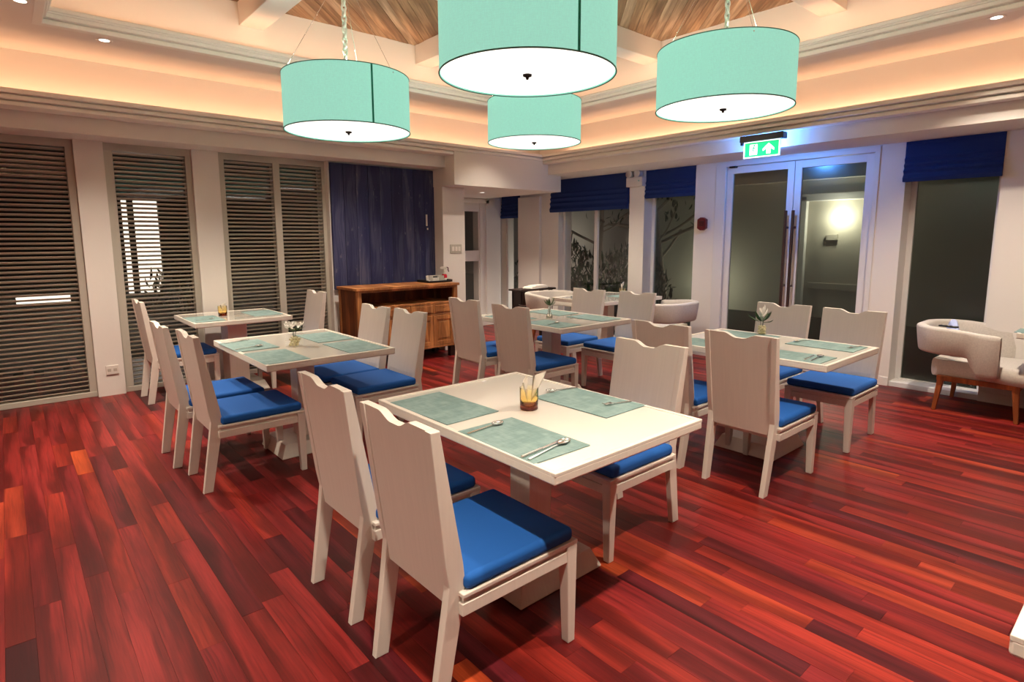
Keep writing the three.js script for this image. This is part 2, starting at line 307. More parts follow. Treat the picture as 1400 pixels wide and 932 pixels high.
// ---- hidden strip lights in the two coves: a glowing strip and an area light of its size above it
function strip(name, label, x0, x1, z0, z1, y, power, up, group) {
  const g = tag(part(name, box(x0, x1, y - 0.012, y, z0, z1), M.strip), label, 'strip light', group);
  const alongX = x1 - x0 > z1 - z0, L = alongX ? x1 - x0 : z1 - z0;
  const l = new THREE.RectAreaLight(new THREE.Color(...LIGHT.coveColor), power, L, 0.03);
  const c = new THREE.Vector3((x0 + x1) / 2, y + 0.012, (z0 + z1) / 2); l.position.copy(c);
  const X = alongX ? new THREE.Vector3(1, 0, 0) : new THREE.Vector3(0, 0, 1), d = up.clone().normalize(), Z = d.clone().negate(), Yv = Z.clone().cross(X);
  l.quaternion.setFromRotationMatrix(new THREE.Matrix4().makeBasis(X, Yv, Z)); scene.add(l); return g;
}
{
  const c = { x0: LIP.x0 - 0.26, x1: LIP.x1 + 0.26, z0: LIP.z0 - 0.26, z1: LIP.z1 + 0.26 }, y = 2.635, s = LIGHT.cove, V = (x, y2, z) => new THREE.Vector3(x, y2, z), d = 0.18, w = 0.03;
  strip('strip_light', 'warm strip light hidden behind the lower cornice along the louvred wall', c.x0 + 0.3, c.x1 - 0.62, c.z0 + d - w, c.z0 + d, y, s, V(0, 1, -0.35));
  strip('strip_light', 'warm strip light hidden behind the lower cornice above the glass doors', c.x1 - d, c.x1 - d + w, c.z0 + 0.62, c.z1 - 0.3, y, s, V(0.35, 1, 0));
  strip('strip_light', 'warm strip light hidden behind the lower cornice overhead of the camera', c.x0 + 0.3, c.x1 - 0.3, c.z1 - d, c.z1 - d + w, y, s, V(0, 1, 0.35));
  strip('strip_light', 'warm strip light hidden behind the lower cornice on the door side wall', c.x0 + d - w, c.x0 + d, c.z0 + 0.3, c.z1 - 0.3, y, s, V(-0.35, 1, 0));
  const k = RING, y2 = 3.072, s2 = LIGHT.coveUpper, e = 0.008, w2 = 0.018;
  strip('strip_light', 'warm strip light hidden behind the upper moulding on the louvred side', k.x0 + 0.1, k.x1 - 0.1, k.z0 + e, k.z0 + e + w2, y2, s2, V(0, 1, 0.15));
  strip('strip_light', 'warm strip light hidden behind the upper moulding on the glass door side', k.x1 - e - w2, k.x1 - e, k.z0 + 0.1, k.z1 - 0.1, y2, s2, V(-0.15, 1, 0));
  strip('strip_light', 'warm strip light hidden behind the upper moulding on the camera side', k.x0 + 0.1, k.x1 - 0.1, k.z1 - e - w2, k.z1 - e, y2, s2, V(0, 1, -0.15));
  strip('strip_light', 'warm strip light hidden behind the upper moulding opposite the glass doors', k.x0 + e, k.x0 + e + w2, k.z0 + 0.1, k.z1 - 0.1, y2, s2, V(0.15, 1, 0));
}

// ---- recessed downlights
function downlight(x, y, z, label, power = 1, aim = [0, 0]) {
  const t = thing('downlight', label, 'downlight', [x, y, z]);
  part('trim_ring', lathe([[0.034, -0.002], [0.05, -0.005], [0.054, -0.002], [0.054, 0.001], [0.034, 0.001]]), M.plastic, t);
  part('lens', cyl(0.034, 0.034, 0.002, 0, -0.002, 0), M.lens, t);
  const l = new THREE.SpotLight(new THREE.Color(...LIGHT.spotColor), LIGHT.spot * power, 0, 0.95, 0.7, 2);
  l.position.set(x, y - 0.008, z); l.target.position.set(x + aim[0], 0, z + aim[1]); l.shadow.radius = 2.2; scene.add(l, l.target);
}
downlight(0.73, 3.0, -5.55, 'small recessed downlight in the soffit above the louvred windows', .6);
downlight(0.23, 3.0, -5.0, 'recessed downlight at the corner of the soffit, cut by the top edge of the photo', .7);
downlight(5.33, 3.0, -1.03, 'recessed downlight in the soffit above the cream armchair', 0.8, [0.35, -0.05]);
downlight(2.79, 3.0, -5.55, 'recessed downlight hidden by the drum pendant over the table with white flowers', .6);
downlight(4.85, 3.0, -5.55, 'recessed downlight hidden by the farthest drum pendant', 0.22);
downlight(5.35, 3.0, -5.0, 'recessed downlight in the soffit near the corner windows, behind the farthest pendant', .5);
downlight(5.35, 3.0, -3.03, 'recessed downlight in the soffit before the exit sign, behind the right pendant', .5);
downlight(0.73, 3.0, -0.52, 'recessed downlight in the soffit just before the camera', 0.95);
downlight(2.79, 3.0, -0.52, 'recessed downlight in the soffit over the right foreground floor');
downlight(-1.1, HS, -1.4, 'recessed downlight in the low soffit of the aisle left of the camera', 0.5, [0.7, 0]);
downlight(-1.1, HS, -3.6, 'recessed downlight in the low soffit of the aisle before the leftmost louvres, outside the photo', 0.5, [0.7, 0]);
downlight(5.45, 2.18, -6.95, 'recessed downlight in the low alcove ceiling before the white door', 0.45);

// ================================================================ louvred windows on the left wall
const slatGeo = {};
function slats(parent, x0, x1, y0, y1, z) {
  const L = x1 - x0, key = L.toFixed(3);
  const g = slatGeo[key] ??= (() => { const q = prep(new RoundedBoxGeometry(L, 0.0035, 0.047, 1, 0.0016)); return q.rotateX(-0.42); })();
  const n = Math.round((y1 - y0) / 0.0425);
  for (let i = 0; i < n; i++) { const m = new THREE.Mesh(g, M.slat); m.name = 'slat'; m.position.set((x0 + x1) / 2 + rr(-0.001, 0.001), y0 + 0.02 + i * (y1 - y0) / n, z); m.rotation.x = rr(-0.03, 0.03); parent.add(m); }
}
function louvreWindow(x0, x1, bays) {
  const w = struct('window'), z0 = ZP - 0.16, z1 = ZP - 0.05, yb = 0.05, yt = 2.34, f = [];
  f.push(rbox(x0, x1, 0, yb, z0, z1 + 0.005), rbox(x0, x1, yt, HS, z0, z1));
  let prev = x0; for (const [a, b] of bays) { f.push(rbox(prev, a, yb - 0.002, yt + 0.002, z0, z1)); prev = b; } f.push(rbox(prev, x1, yb - 0.002, yt + 0.002, z0, z1));
  part('window_frame', f, M.frame, w);
  for (const [a, b] of bays) { part('glass_pane', box(a - 0.002, b + 0.002, yb - 0.002, yt + 0.002, z0 + 0.01, z0 + 0.014), M.pane, w); slats(w, a + 0.002, b - 0.002, yb, yt, z1 - 0.03); }
}
louvreWindow(-0.66, 0.57, [[-0.6, 0.51]]);
louvreWindow(0.795, 1.54, [[0.872, 1.487]]);
louvreWindow(1.79, 2.965, [[1.855, 2.36], [2.435, 2.92]]);

// ---- blue planked panel beside the column
{
  const p = thing('timber_panel', 'navy washed timber panel of upright planks above the sideboard', 'panel', [2.97, 0.9, -6.66]);
  const n = 9, w = 1.44 / n;
  for (let i = 0; i < n; i++) {
    const g = rbox(i * w + 0.0015, (i + 1) * w - 0.0015, 0, 1.49, -0.03, rr(-0.003, 0.002), 0.003, 1), m = part('plank', g, M.blueWood[i % 4], p);
    const uv = m.geometry.attributes.uv, o = rnd(); for (let k = 0; k < uv.count; k++) uv.setXY(k, uv.getX(k) + o, uv.getY(k) + o * 2);
  }
  part('rub_mark', [rbox(1.3, 1.325, 0.77, 0.92, -0.002, 0.004, 0.003), rbox(1.315, 1.335, 0.72, 0.745, -0.002, 0.003, 0.002)], M.plastic, p, 'pale worn patch');
}

// ================================================================ openings of the right wall
function windowRight(z0, z1, mull, mat, depth = 0.2) {
  const w = struct('window'), x0 = XP + depth, x1 = XP + depth + 0.05, yb = 0.0, yt = HS, t = 0.05, f = [];
  f.push(rbox(x0, x1, yb, 0.06, z0, z1), rbox(x0, x1, yt - t, yt, z0, z1), rbox(x0, x1, 0.058, yt - t + 0.002, z0, z0 + t), rbox(x0, x1, 0.058, yt - t + 0.002, z1 - t, z1));
  const edges = [z0 + t, z1 - t]; if (mull) { f.push(rbox(x0, x1, 0.058, yt - t + 0.002, mull - 0.03, mull + 0.03)); edges.splice(1, 0, mull - 0.03, mull + 0.03); }
  part('window_frame', f, M.doorFrame, w);
  part('sill', rbox(XP + 0.01, x0, 0, 0.05, z0, z1), M.doorFrame, w);
  for (let i = 0; i < edges.length; i += 2) part('glass_pane', box(x0 + 0.02, x0 + 0.026, 0.058, yt - t + 0.002, edges[i] - 0.003, edges[i + 1] + 0.003), mat, w);
}
windowRight(-8.0, -7.49, null, M.pane, 0.12);
windowRight(-6.58, -5.19, -5.89, M.pane, 0.1);
windowRight(-4.94, -4.16, null, M.mistPane, 0.18);
windowRight(-1.87, -1.14, null, M.mistPane, 0.2);

// roman blinds
function blind(z0, z1, yb, yt, x, label) {
  const t = thing('roman_blind', label, 'blind', [x, yb, (z0 + z1) / 2]), L = z1 - z0, h = yt - yb;
  const prof = [[0.004, h], [0.004, h * 0.62], [-0.012, h * 0.56], [0.0, h * 0.5], [0.0, h * 0.47], [-0.02, h * 0.42], [-0.004, h * 0.36], [-0.004, h * 0.33], [-0.028, h * 0.27], [-0.01, h * 0.21], [-0.01, h * 0.18], [-0.034, h * 0.09], [-0.022, 0], [0.02, 0], [0.03, h * 0.3], [0.025, h]];
  part('fabric', extr(prof, L).scale(1, 1, 1), M.navy, t);
  part('head_rail', rbox(0.0, 0.035, h - 0.03, h + 0.004, -L / 2, L / 2, 0.003), M.navy, t);
}
blind(-6.74, -5.21, 1.91, HS - 0.006, XP - 0.012, 'wide navy roman blind over the corner window with two panes');
blind(-4.935, -4.165, 2.035, HS - 0.006, XP + 0.02, 'navy roman blind over the narrow window between the emergency light and the doors');
blind(-1.885, -1.135, 2.03, HS - 0.006, XP - 0.012, 'navy roman blind above the cream armchair');
blind(-7.99, -7.47, 1.85, 2.24, XP + 0.01, 'small navy roman blind inside the alcove beside the white door');

// glass double doors
{
  const d = struct('door'), x0 = XP - 0.01, x1 = XP + 0.07;
  part('door_frame', [rbox(x0, x1 + 0.05, 0, 2.395, -3.88, -3.75), rbox(x0, x1 + 0.05, 0, 2.395, -2.15, -2.1), rbox(x0, x1 + 0.05, 2.345, 2.395, -3.76, -2.14)], M.doorFrame, d);
  const leaf = (z0, z1, lz, hz) => {
    const l = new THREE.Group(); l.name = 'door_leaf'; d.add(l); const st = 0.075, xa = XP + 0.02, xb = XP + 0.06;
    part('leaf_frame', [rbox(xa, xb, 0.01, 2.34, z0, z0 + st), rbox(xa, xb, 0.01, 2.34, z1 - st, z1), rbox(xa, xb, 2.26, 2.34, z0 + st - 0.002, z1 - st + 0.002), rbox(xa, xb, 0.01, 0.14, z0 + st - 0.002, z1 - st + 0.002)], M.doorFrame, l);
    part('glass_pane', box(xa + 0.016, xa + 0.024, 0.138, 2.262, z0 + st - 0.004, z1 - st + 0.004), M.mistPane, l);
    part('handle', [rbox(XP - 0.065, XP - 0.035, 0.72, 1.8, hz - 0.014, hz + 0.014, 0.006), rbox(XP - 0.04, xa + 0.004, 0.95, 0.975, hz - 0.01, hz + 0.01), rbox(XP - 0.04, xa + 0.004, 1.6, 1.625, hz - 0.01, hz + 0.01)], M.bronze, l, 'long dark bronze pull handle');
  };
  leaf(-3.745, -2.945, 0, -2.985); leaf(-2.94, -2.155, 0, -2.905);
  part('door_closer', rbox(XP - 0.03, XP + 0.03, 2.325, 2.345, -3.7, -3.62), M.darkMetal, d);
}
// white door with two glass panels in the alcove
{
  const d = struct('door'), z = -8.0;
  part('door_frame', [rbox(5.42, 5.48, 0, 2.14, z - 0.12, z + 0.015), rbox(6.34, 6.41, 0, 2.16, z - 0.001, z + 0.02), rbox(5.42, 6.41, 2.1, 2.165, z - 0.12, z + 0.02)], M.wall, d);
  part('door_leaf', [rbox(5.48, 5.62, 0.02, 2.1, z - 0.06, z - 0.02), rbox(6.2, 6.34, 0.02, 2.1, z - 0.06, z - 0.02), rbox(5.61, 6.21, 1.96, 2.1, z - 0.06, z - 0.02), rbox(5.61, 6.21, 1.12, 1.3, z - 0.06, z - 0.02), rbox(5.61, 6.21, 0.02, 0.35, z - 0.06, z - 0.02)], M.wall, d);
  part('glass_pane', [box(5.61, 6.21, 1.29, 1.97, z - 0.043, z - 0.037), box(5.61, 6.21, 0.34, 1.13, z - 0.043, z - 0.037)], M.pane, d);
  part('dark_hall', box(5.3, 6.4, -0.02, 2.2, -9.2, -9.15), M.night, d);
}
// white door on the wall behind the camera's left, seen only as a reflection
{
  const d = struct('door');
  part('door_frame', [rbox(X0 - 0.1, X0 + 0.02, 0, 2.3, -6.35, -6.24), rbox(X0 - 0.1, X0 + 0.02, 0, 2.3, -5.06, -4.95), rbox(X0 - 0.1, X0 + 0.02, 2.2, 2.3, -6.35, -4.95)], M.doorFrame, d);
  part('door_leaf', rbox(X0 - 0.07, X0 - 0.02, 0, 2.21, -6.25, -5.05), M.wall, d);
}
// baseboards
part('baseboard_alcove', rbox(6.2, 6.69, 0, 0.17, -8.0, -7.93), M.wall).userData.kind = 'structure';
{
  const b = struct('baseboard_right');
  for (const [a, c] of [[-7.49, -6.58], [-5.19, -4.94], [-4.16, -3.88], [-2.1, -1.87], [-1.14, Z1]]) part('board', rbox(XP - 0.008, XP, 0, 0.09, a, c, 0.002), M.wall, b);
}

// ================================================================ fittings on the walls
{
  const t = thing('exit_sign', 'lit green exit sign with running figure and arrow under a black housing', 'sign', [5.9, -0.016, -2.935]);
  const cv = document.createElement('canvas'); cv.width = 512; cv.height = 256; const c = cv.getContext('2d');
  c.fillStyle = '#ffffff'; c.fillRect(0, 0, 512, 256); c.fillStyle = '#12c07a'; c.fillRect(16, 16, 480, 224);
  c.fillStyle = '#ffffff'; c.fillRect(86, 44, 112, 168); c.fillStyle = '#12c07a';
  c.beginPath(); c.arc(152, 66, 15, 0, 7); c.fill(); c.lineWidth = 19; c.lineCap = 'round'; c.strokeStyle = '#12c07a';
  const ln = (...p) => { c.beginPath(); c.moveTo(p[0], p[1]); for (let i = 2; i < p.length; i += 2) c.lineTo(p[i], p[i + 1]); c.stroke(); };
  ln(146, 92, 136, 138); c.lineWidth = 12; ln(140, 96, 112, 108, 104, 130); ln(148, 96, 170, 118, 186, 114); ln(136, 140, 158, 160, 150, 192); ln(134, 140, 122, 170, 98, 178);
  c.fillStyle = '#ffffff'; c.beginPath(); c.moveTo(356, 44); c.lineTo(436, 128); c.lineTo(436, 168); c.lineTo(386, 132); c.lineTo(386, 212); c.lineTo(326, 212); c.lineTo(326, 132); c.lineTo(276, 168); c.lineTo(276, 128); c.closePath(); c.fill();
  const face = new THREE.CanvasTexture(cv); face.colorSpace = THREE.SRGBColorSpace;
  const signMat = std({ map: face, emissive: 0xffffff, emissiveMap: face, emissiveIntensity: 0.8, roughness: 0.3 });
  part('housing', [rbox(-0.035, 0.06, 2.488, 2.55, -0.225, 0.225, 0.006), rbox(0.03, 0.065, 2.47, 2.54, -0.25, -0.22, 0.004)], M.black, t);
  part('sign_panel', rbox(-0.007, 0.007, 2.325, 2.49, -0.19, 0.19, 0.003), std({ color: 0xb8d8ff, roughness: 0.3, emissive: new THREE.Color(0.25, 0.5, 1), emissiveIntensity: 0.7 }), t);
  const f = new THREE.Mesh(new THREE.PlaneGeometry(0.374, 0.16), signMat); f.name = 'sign_face'; f.rotation.y = -Math.PI / 2; f.position.set(-0.0085, 2.407, 0); t.add(f);
  const l = new THREE.RectAreaLight(new THREE.Color(0.16, 0.9, 0.6), 1, 0.37, 0.16); l.position.set(5.888, 2.39, -2.935); l.lookAt(5, 2.39, -2.935); scene.add(l);
  const k = new THREE.PointLight(new THREE.Color(0.10, 0.34, 1), LIGHT.exit, 0, 2); k.position.set(5.955, 2.4, -2.935); k.shadow.radius = 2; scene.add(k);
}
{
  const t = thing('emergency_light', 'cream emergency light box with two round lamp heads over a pillar', 'emergency light', [XP, 0, -5.07]);
  part('lamp_box', rbox(-0.07, 0, 2.2, 2.325, -0.135, 0.135, 0.006), M.plastic, t);
  for (const z of [-0.08, 0.055]) { part('lamp_head', [cyl(0.046, 0.046, 0.06, 0, 0, 0).rotateZ(Math.PI / 2).translate(-0.02, 2.37, z), lathe([[0.03, 0], [0.05, 0], [0.05, 0.014], [0.03, 0.014]]).rotateZ(Math.PI / 2).translate(-0.075, 2.37, z)], M.plastic, t); }
  part('indicator', sph(0.011, -0.072, 2.275, 0.08), std({ color: 0xbfeee0, roughness: 0.2, metalness: 0.3 }), t);
}
{
  const t = thing('fire_alarm', 'dark red fire alarm call point on the pillar beside the glass doors', 'fire alarm', [XP, 1.675, -4.03]);
  part('case', extr([[-0.06, -0.055], [-0.02, -0.08], [0.02, -0.08], [0.06, -0.055], [0.06, 0.055], [0.02, 0.08], [-0.02, 0.08], [-0.06, 0.055]], 0.05, 0.006).rotateY(Math.PI / 2).translate(-0.025, 0, 0), M.red, t);
  part('press_plate', rbox(-0.056, -0.048, -0.03, 0.035, -0.035, 0.035, 0.003), std({ color: 0x4a1016, roughness: 0.3 }), t);
}
{
  const t = thing('light_switch', 'cream double switch plate on the column beside the alcove', 'switch', [4.61, 1.367, -6.47]);
  part('plate', rbox(-0.095, 0.095, -0.06, 0.06, 0, 0.01, 0.004), M.frame, t);
  for (const x of [-0.05, 0, 0.05]) part('rocker', rbox(x - 0.02, x + 0.02, -0.03, 0.03, 0.008, 0.016, 0.003), M.plastic, t);
}
{
  const t = thing('wall_socket', 'white socket plate low on the pillar between two louvred windows', 'socket', [0.698, 0.252, ZP]);
  part('plate', rbox(-0.052, 0.052, -0.045, 0.045, 0, 0.012, 0.004), M.plastic, t);
  for (const x of [-0.024, 0.024]) part('outlet', rbox(x - 0.014, x + 0.014, -0.014, 0.014, 0.01, 0.0145, 0.002), M.frame, t);
}

// ================================================================ pendants
function makePendant() {
  const t = thing('pendant_lamp', null, 'pendant lamp', [0, 0, 0]), R = 0.41, h = 0.35;
  const shade = part('shade', lathe([[R - 0.003, 0], [R, 0], [R, h], [R - 0.003, h], [R - 0.003, 0]], 72), M.shadeTeal, t);
  part('rim', [new THREE.TorusGeometry(R, 0.0035, 6, 72).rotateX(Math.PI / 2), new THREE.TorusGeometry(R, 0.003, 6, 72).rotateX(Math.PI / 2).translate(0, h, 0)], M.rimTeal, shade);
  const disc = part('diffuser', cyl(R - 0.006, R - 0.006, 0.004, 0, 0.006, 0, 64), M.opal, t);
  part('finial', lathe([[0, -0.02], [0.006, -0.018], [0.008, -0.008], [0.02, -0.004], [0.022, 0.004], [0, 0.004]], 20), M.darkMetal, disc);
  part('seam', box(R - 0.001, R + 0.002, 0.002, h - 0.002, -0.006, 0.006), M.seam, shade);
  part('stem', [cyl(0.008, 0.008, h - 0.02, 0, 0.01, 0, 10), ...[0, 1, 2].map((k) => cyl(0.004, 0.004, R, 0, 0, 0, 6).rotateZ(-Math.PI / 2).rotateY(k * 2.094 + 0.4).translate(0, h - 0.02, 0))], M.chrome, t);
  for (let k = 0; k < 3; k++) { const a = k * 2.094 + 0.4; part('suspension_wire', tube([[Math.cos(a) * (R - 0.01), h - 0.015, -Math.sin(a) * (R - 0.01)], [0.01 * Math.cos(a), 1.0, -0.01 * Math.sin(a)]], 0.0016, 2, 5), M.steel, t); }
  return t;
}
const pendant0 = makePendant();
const PEND = [
  [1.84, 2.215, -3.8, 'teal drum pendant hanging over the table with white flowers by the louvred windows', 0.368],
  [1.93, 2.255, -2.11, 'teal drum pendant nearest the camera, its top cut by the photo, over the foreground table', 0.81],
  [3.65, 2.34, -3.9, 'farthest teal drum pendant, looking smallest, partly behind the nearest one', -9],
  [3.49, 2.295, -2.0, 'teal drum pendant hanging before the exit sign, over the table by the glass doors', 0.05],
];
PEND.forEach(([x, y, z, label, turn], i) => {
  const t = i ? pendant0.clone() : pendant0; if (i) { t.name = numbered('pendant_lamp'); scene.add(t); t.userData = { ...pendant0.userData }; }
const dist = Math.hypot(x, z), fx = x / dist, fz = z / dist, q = turn < -1 ? 0 : turn, f = turn < -1 ? -1 : Math.sqrt(1 - q * q);
  const dx = -fx * f - fz * q, dz = -fz * f + fx * q;                 // where the seam faces, seen from the camera
  t.position.set(x, y, z); t.rotation.y = Math.atan2(-dz, dx); t.userData.label = label; t.userData.group = 'teal drum pendants';
  const top = 3.34 - y, links = [];                                   // clear beaded chain up to the beam crossing
  for (let k = 0; k * 0.034 < top - 0.33; k++) links.push(new THREE.TorusGeometry(0.013, 0.0075, 6, 10).scale(1, 1.5, 1).rotateY(k % 2 ? Math.PI / 2 : 0.2).translate(0, 0.35 + k * 0.034, 0));
  part('chain', links, M.plastic, t); part('canopy', lathe([[0, top - 0.03], [0.05, top - 0.03], [0.06, top - 0.004], [0.06, top], [0, top]], 24), M.plastic, t);
  const l = new THREE.RectAreaLight(new THREE.Color(...LIGHT.pendantColor), LIGHT.pendant, 0.7, 0.7); l.position.set(x, y - 0.024, z); l.lookAt(x, 0, z); scene.add(l);
  const u = new THREE.PointLight(new THREE.Color(...LIGHT.pendantColor), 1.7, 0, 2); u.position.set(x, y + 0.3, z); u.shadow.radius = 3; scene.add(u);
});

// ================================================================ dining chairs
function makeChair() {
  const t = thing('dining_chair', null, 'chair', [0, 0, 0]);          // faces +x, origin under the back of the rear feet
  const taper = (v) => { const s = 1 + 0.12 * Math.min(1, Math.max(0, v.y / 0.95)); v.z *= s; };
  const st = [[0, 0], [0.052, 0], [0.118, 0.35], [0.128, 0.42], [0.118, 0.5], [0.034, 0.945], [0.0, 0.945], [0.052, 0.5], [0.064, 0.43], [0.055, 0.36]];
  for (const s of [-1, 1]) part('back_leg', deform(extr(st, 0.03, 0.003).translate(0, 0, s * 0.185), taper), M.white, t);
  // back panel between the legs, flush with them in front, with a dipped top edge
  const xb = (y) => lerp(0.052, 0, (y - 0.5) / 0.445), xf = (y) => Math.min(0.12, lerp(0.118, 0.034, (y - 0.5) / 0.445));
  const y0 = 0.357, y1 = 0.945, dip = 0.027, wi = 0.1715, NZ = 40, NY = 14, pos = [];
  const topY = (z) => y1 - dip * (1 - sstep(0.02, 0.088, Math.abs(z)));
  const pt = (i, j, d) => { const z = lerp(-wi, wi, i / NZ), y = lerp(y0, topY(z), j / NY); return [lerp(xf(y), xb(y) + 0.005, d), y, z * (1 + 0.12 * y / 0.95)]; };
  const quad = (A, B, C, D) => pos.push(...A, ...B, ...C, ...A, ...C, ...D);
  for (let i = 0; i < NZ; i++) {
    for (let j = 0; j < NY; j++) { quad(pt(i, j, 0), pt(i, j + 1, 0), pt(i + 1, j + 1, 0), pt(i + 1, j, 0)); quad(pt(i, j, 1), pt(i + 1, j, 1), pt(i + 1, j + 1, 1), pt(i, j + 1, 1)); }
    quad(pt(i, NY, 0), pt(i, NY, 1), pt(i + 1, NY, 1), pt(i + 1, NY, 0)); quad(pt(i, 0, 0), pt(i + 1, 0, 0), pt(i + 1, 0, 1), pt(i, 0, 1));
  }
  const pg = new THREE.BufferGeometry(); pg.setAttribute('position', new THREE.Float32BufferAttribute(pos, 3)); pg.computeVertexNormals();
  part('back_panel', pg, M.white, t);
  part('seat_frame', [rbox(0.1, 0.622, 0.389, 0.405, -0.235, 0.235, 0.004), rbox(0.11, 0.61, 0.368, 0.392, -0.222, 0.222, 0.002), rbox(0.1, 0.615, 0.328, 0.37, -0.231, -0.205, 0.003), rbox(0.1, 0.615, 0.328, 0.37, 0.205, 0.231, 0.003), rbox(0.585, 0.617, 0.328, 0.37, -0.22, 0.22, 0.003), rbox(0.11, 0.14, 0.328, 0.37, -0.2, 0.2, 0.003)], M.white, t);
  for (const s of [-1, 1]) part('front_leg', deform(rbox(0.568, 0.619, 0, 0.389, s * 0.209 - 0.0255, s * 0.209 + 0.0255, 0.004), (v) => { const k = Math.max(0, (0.33 - v.y) / 0.33); v.x = lerp(v.x, 0.605, 0.32 * k); v.z = lerp(v.z, s * 0.222, 0.32 * k); }), M.white, t);
  const cu = new RoundedBoxGeometry(0.485, 0.052, 0.465, 5, 0.02);
  deform(cu, (v) => { if (v.y > 0) { const a = 1 - Math.pow(Math.abs(v.x) / 0.2425, 4), b = 1 - Math.pow(Math.abs(v.z) / 0.2325, 4); v.y += 0.012 * Math.max(0, a) * Math.max(0, b); } });
  part('seat_cushion', cu.translate(0.36, 0.431, 0), M.blue, t, 'bright blue seat cushion');
  return t;
}
const chair0 = makeChair(); let chairs = 0;
function chair(x, z, dir, label, turn = 0) {
  const t = chairs++ ? chair0.clone() : chair0; if (chairs > 1) { t.name = numbered('dining_chair'); scene.add(t); t.userData = { ...chair0.userData }; }
  t.position.set(x, 0, z); t.rotation.y = (dir < 0 ? Math.PI : 0) + turn; t.userData.label = label; t.userData.group = 'white dining chairs with blue cushions';
}
chair(0.88, -1.6, 1, 'white chair seen from behind, nearest the camera, blue cushion half in table shadow');
chair(0.895, -2.2, 1, 'white chair seen from behind, second from the camera at the foreground table');
chair(2.61, -1.85, -1, 'single white chair on the far side of the foreground table, facing the camera');
chair(3.2, -1.67, 1, 'white chair with its back to the camera at the table before the glass doors');
chair(3.22, -2.24, 1, 'white chair partly behind the foreground table chair, left one at the glass door table');
chair(4.96, -1.65, -1, 'white chair facing the camera at the glass door table, next to the white pillar');
chair(4.98, -2.2, -1, 'white chair facing the camera at the glass door table, behind the flower vase');
chair(0.77, -3.89, 1, 'white chair with back turned on the aisle, front one at the table with white flowers');
chair(0.72, -4.45, 1, 'white chair with back turned on the aisle, rear one at the table with white flowers');
chair(2.4, -3.97, -1, 'white chair facing the aisle at the white flower table, its cushion fully in view');
chair(2.36, -4.46, -1, 'white chair facing the aisle at the white flower table, in front of the sideboard side');
chair(0.88, -6.31, 1, 'white chair standing against the louvres at the left of the small square table');
chair(2.56, -6.18, -1, 'white chair standing against the louvres at the right of the small square table');
chair(3.19, -4.39, 1, 'white chair with back turned before the sideboard, at the table with green sprig');
chair(3.14, -3.67, 1, 'white chair with back turned, right of the sideboard, at the table with green sprig');
chair(4.88, -4.3, -1, 'white chair facing the camera before the corner window, left at the green sprig table');
chair(4.98, -3.72, -1, 'white chair facing the camera before the grey armchair, right at the green sprig table');

// ================================================================ tables
function makeTable(label, x, z, sx, sz, ped = 0.065, pedz = 0.065) {
  const t = thing('dining_table', label, 'table', [x, 0, z], 0, 'white pedestal dining tables'), a = sx / 2, b = sz / 2, r = 0.022;
  const top = part('tabletop', rbox(-a, a, 0.708, 0.744, -b, b, 0.008, 3), M.tableWhite, t);
  part('rim', [rbox(-a, a, 0.738, 0.752, -b, -b + r, 0.003), rbox(-a, a, 0.738, 0.752, b - r, b, 0.003), rbox(-a, -a + r, 0.738, 0.752, -b + r, b - r, 0.003), rbox(a - r, a, 0.738, 0.752, -b + r, b - r, 0.003)], M.tableWhite, top);
  part('glass_inset', box(-a + r - 0.002, a - r + 0.002, 0.741, 0.748, -b + r - 0.002, b - r + 0.002), M.tableGlass, top);
  part('column', rbox(-ped, ped, 0.08, 0.71, -pedz, pedz, 0.004), M.tableWhite, t);
  const base = deform(rbox(-0.25, 0.25, 0, 0.09, -0.215, 0.215, 0.006), (v) => { if (v.y > 0.06) { v.x *= 0.86; v.z *= 0.84; } });
  part('foot_plate', base, M.tableWhite, t);
  return t;
}
makeTable('white foreground table with three grey green placemats and an amber tumbler', 1.706, -1.845, 0.87, 1.176);
makeTable('white table with four placemats and white flowers in a square glass', 1.565, -4.135, 0.87, 1.176);
makeTable('small square white table pushed up to the louvred windows', 1.68, -6.2, 0.88, 0.85, 0.09, 0.12);
makeTable('white table before the alcove with a green sprig in a clear vase', 3.92, -3.94, 0.93, 1.176);
makeTable('white table in front of the glass double doors', 4.04, -1.91, 0.88, 1.176);
makeTable('white table by the corner window between two grey armchairs', 5.86, -4.87, 1.15, 0.88);
makeTable('white table corner at the lower right edge of the photo', 1.815, 0.44, 0.87, 1.176);
makeTable('white table corner at the right edge beside the cream armchair', 6.3, -0.32, 0.7, 1.0);
const TY = 0.749;                                                     // what stands on a table stands on its glass

// ---- placemats
const matGeo = prep(rbox(-0.14, 0.14, 0, 0.004, -0.222, 0.222, 0.0015, 1));
function placemat(x, z, label, turn = 0) { const m = new THREE.Mesh(matGeo, M.mat); m.name = numbered('placemat'); m.position.set(x, TY, z); m.rotation.y = turn; scene.add(m); tag(m, label, 'placemat', 'grey green placemats'); }
placemat(1.433, -2.13, 'bare grey green placemat at the far left of the foreground table', 0.03);
placemat(1.42, -1.585, 'grey green placemat on the foreground table under two spoons and a knife', -0.01);
placemat(1.99, -1.757, 'grey green placemat beside the amber tumbler on the foreground table', 0.02);
placemat(1.265, -4.34, 'teal placemat on the white flower table under two spoons', 0.02);
placemat(1.272, -3.8, 'bare teal placemat at the near left corner of the white flower table');
placemat(1.82, -4.32, 'bare teal placemat at the far corner of the white flower table, beside the vase');
placemat(1.82, -3.8, 'bare teal placemat at the right corner of the white flower table');
placemat(1.39, -6.1, 'teal placemat with a spoon at the left of the small square table');
placemat(1.96, -6.2, 'teal placemat mirrored in the glass at the right of the small square table');
placemat(3.62, -3.64, 'teal placemat with a spoon on the near side of the green sprig table');
placemat(4.2, -3.66, 'teal placemat at the right corner of the green sprig table');
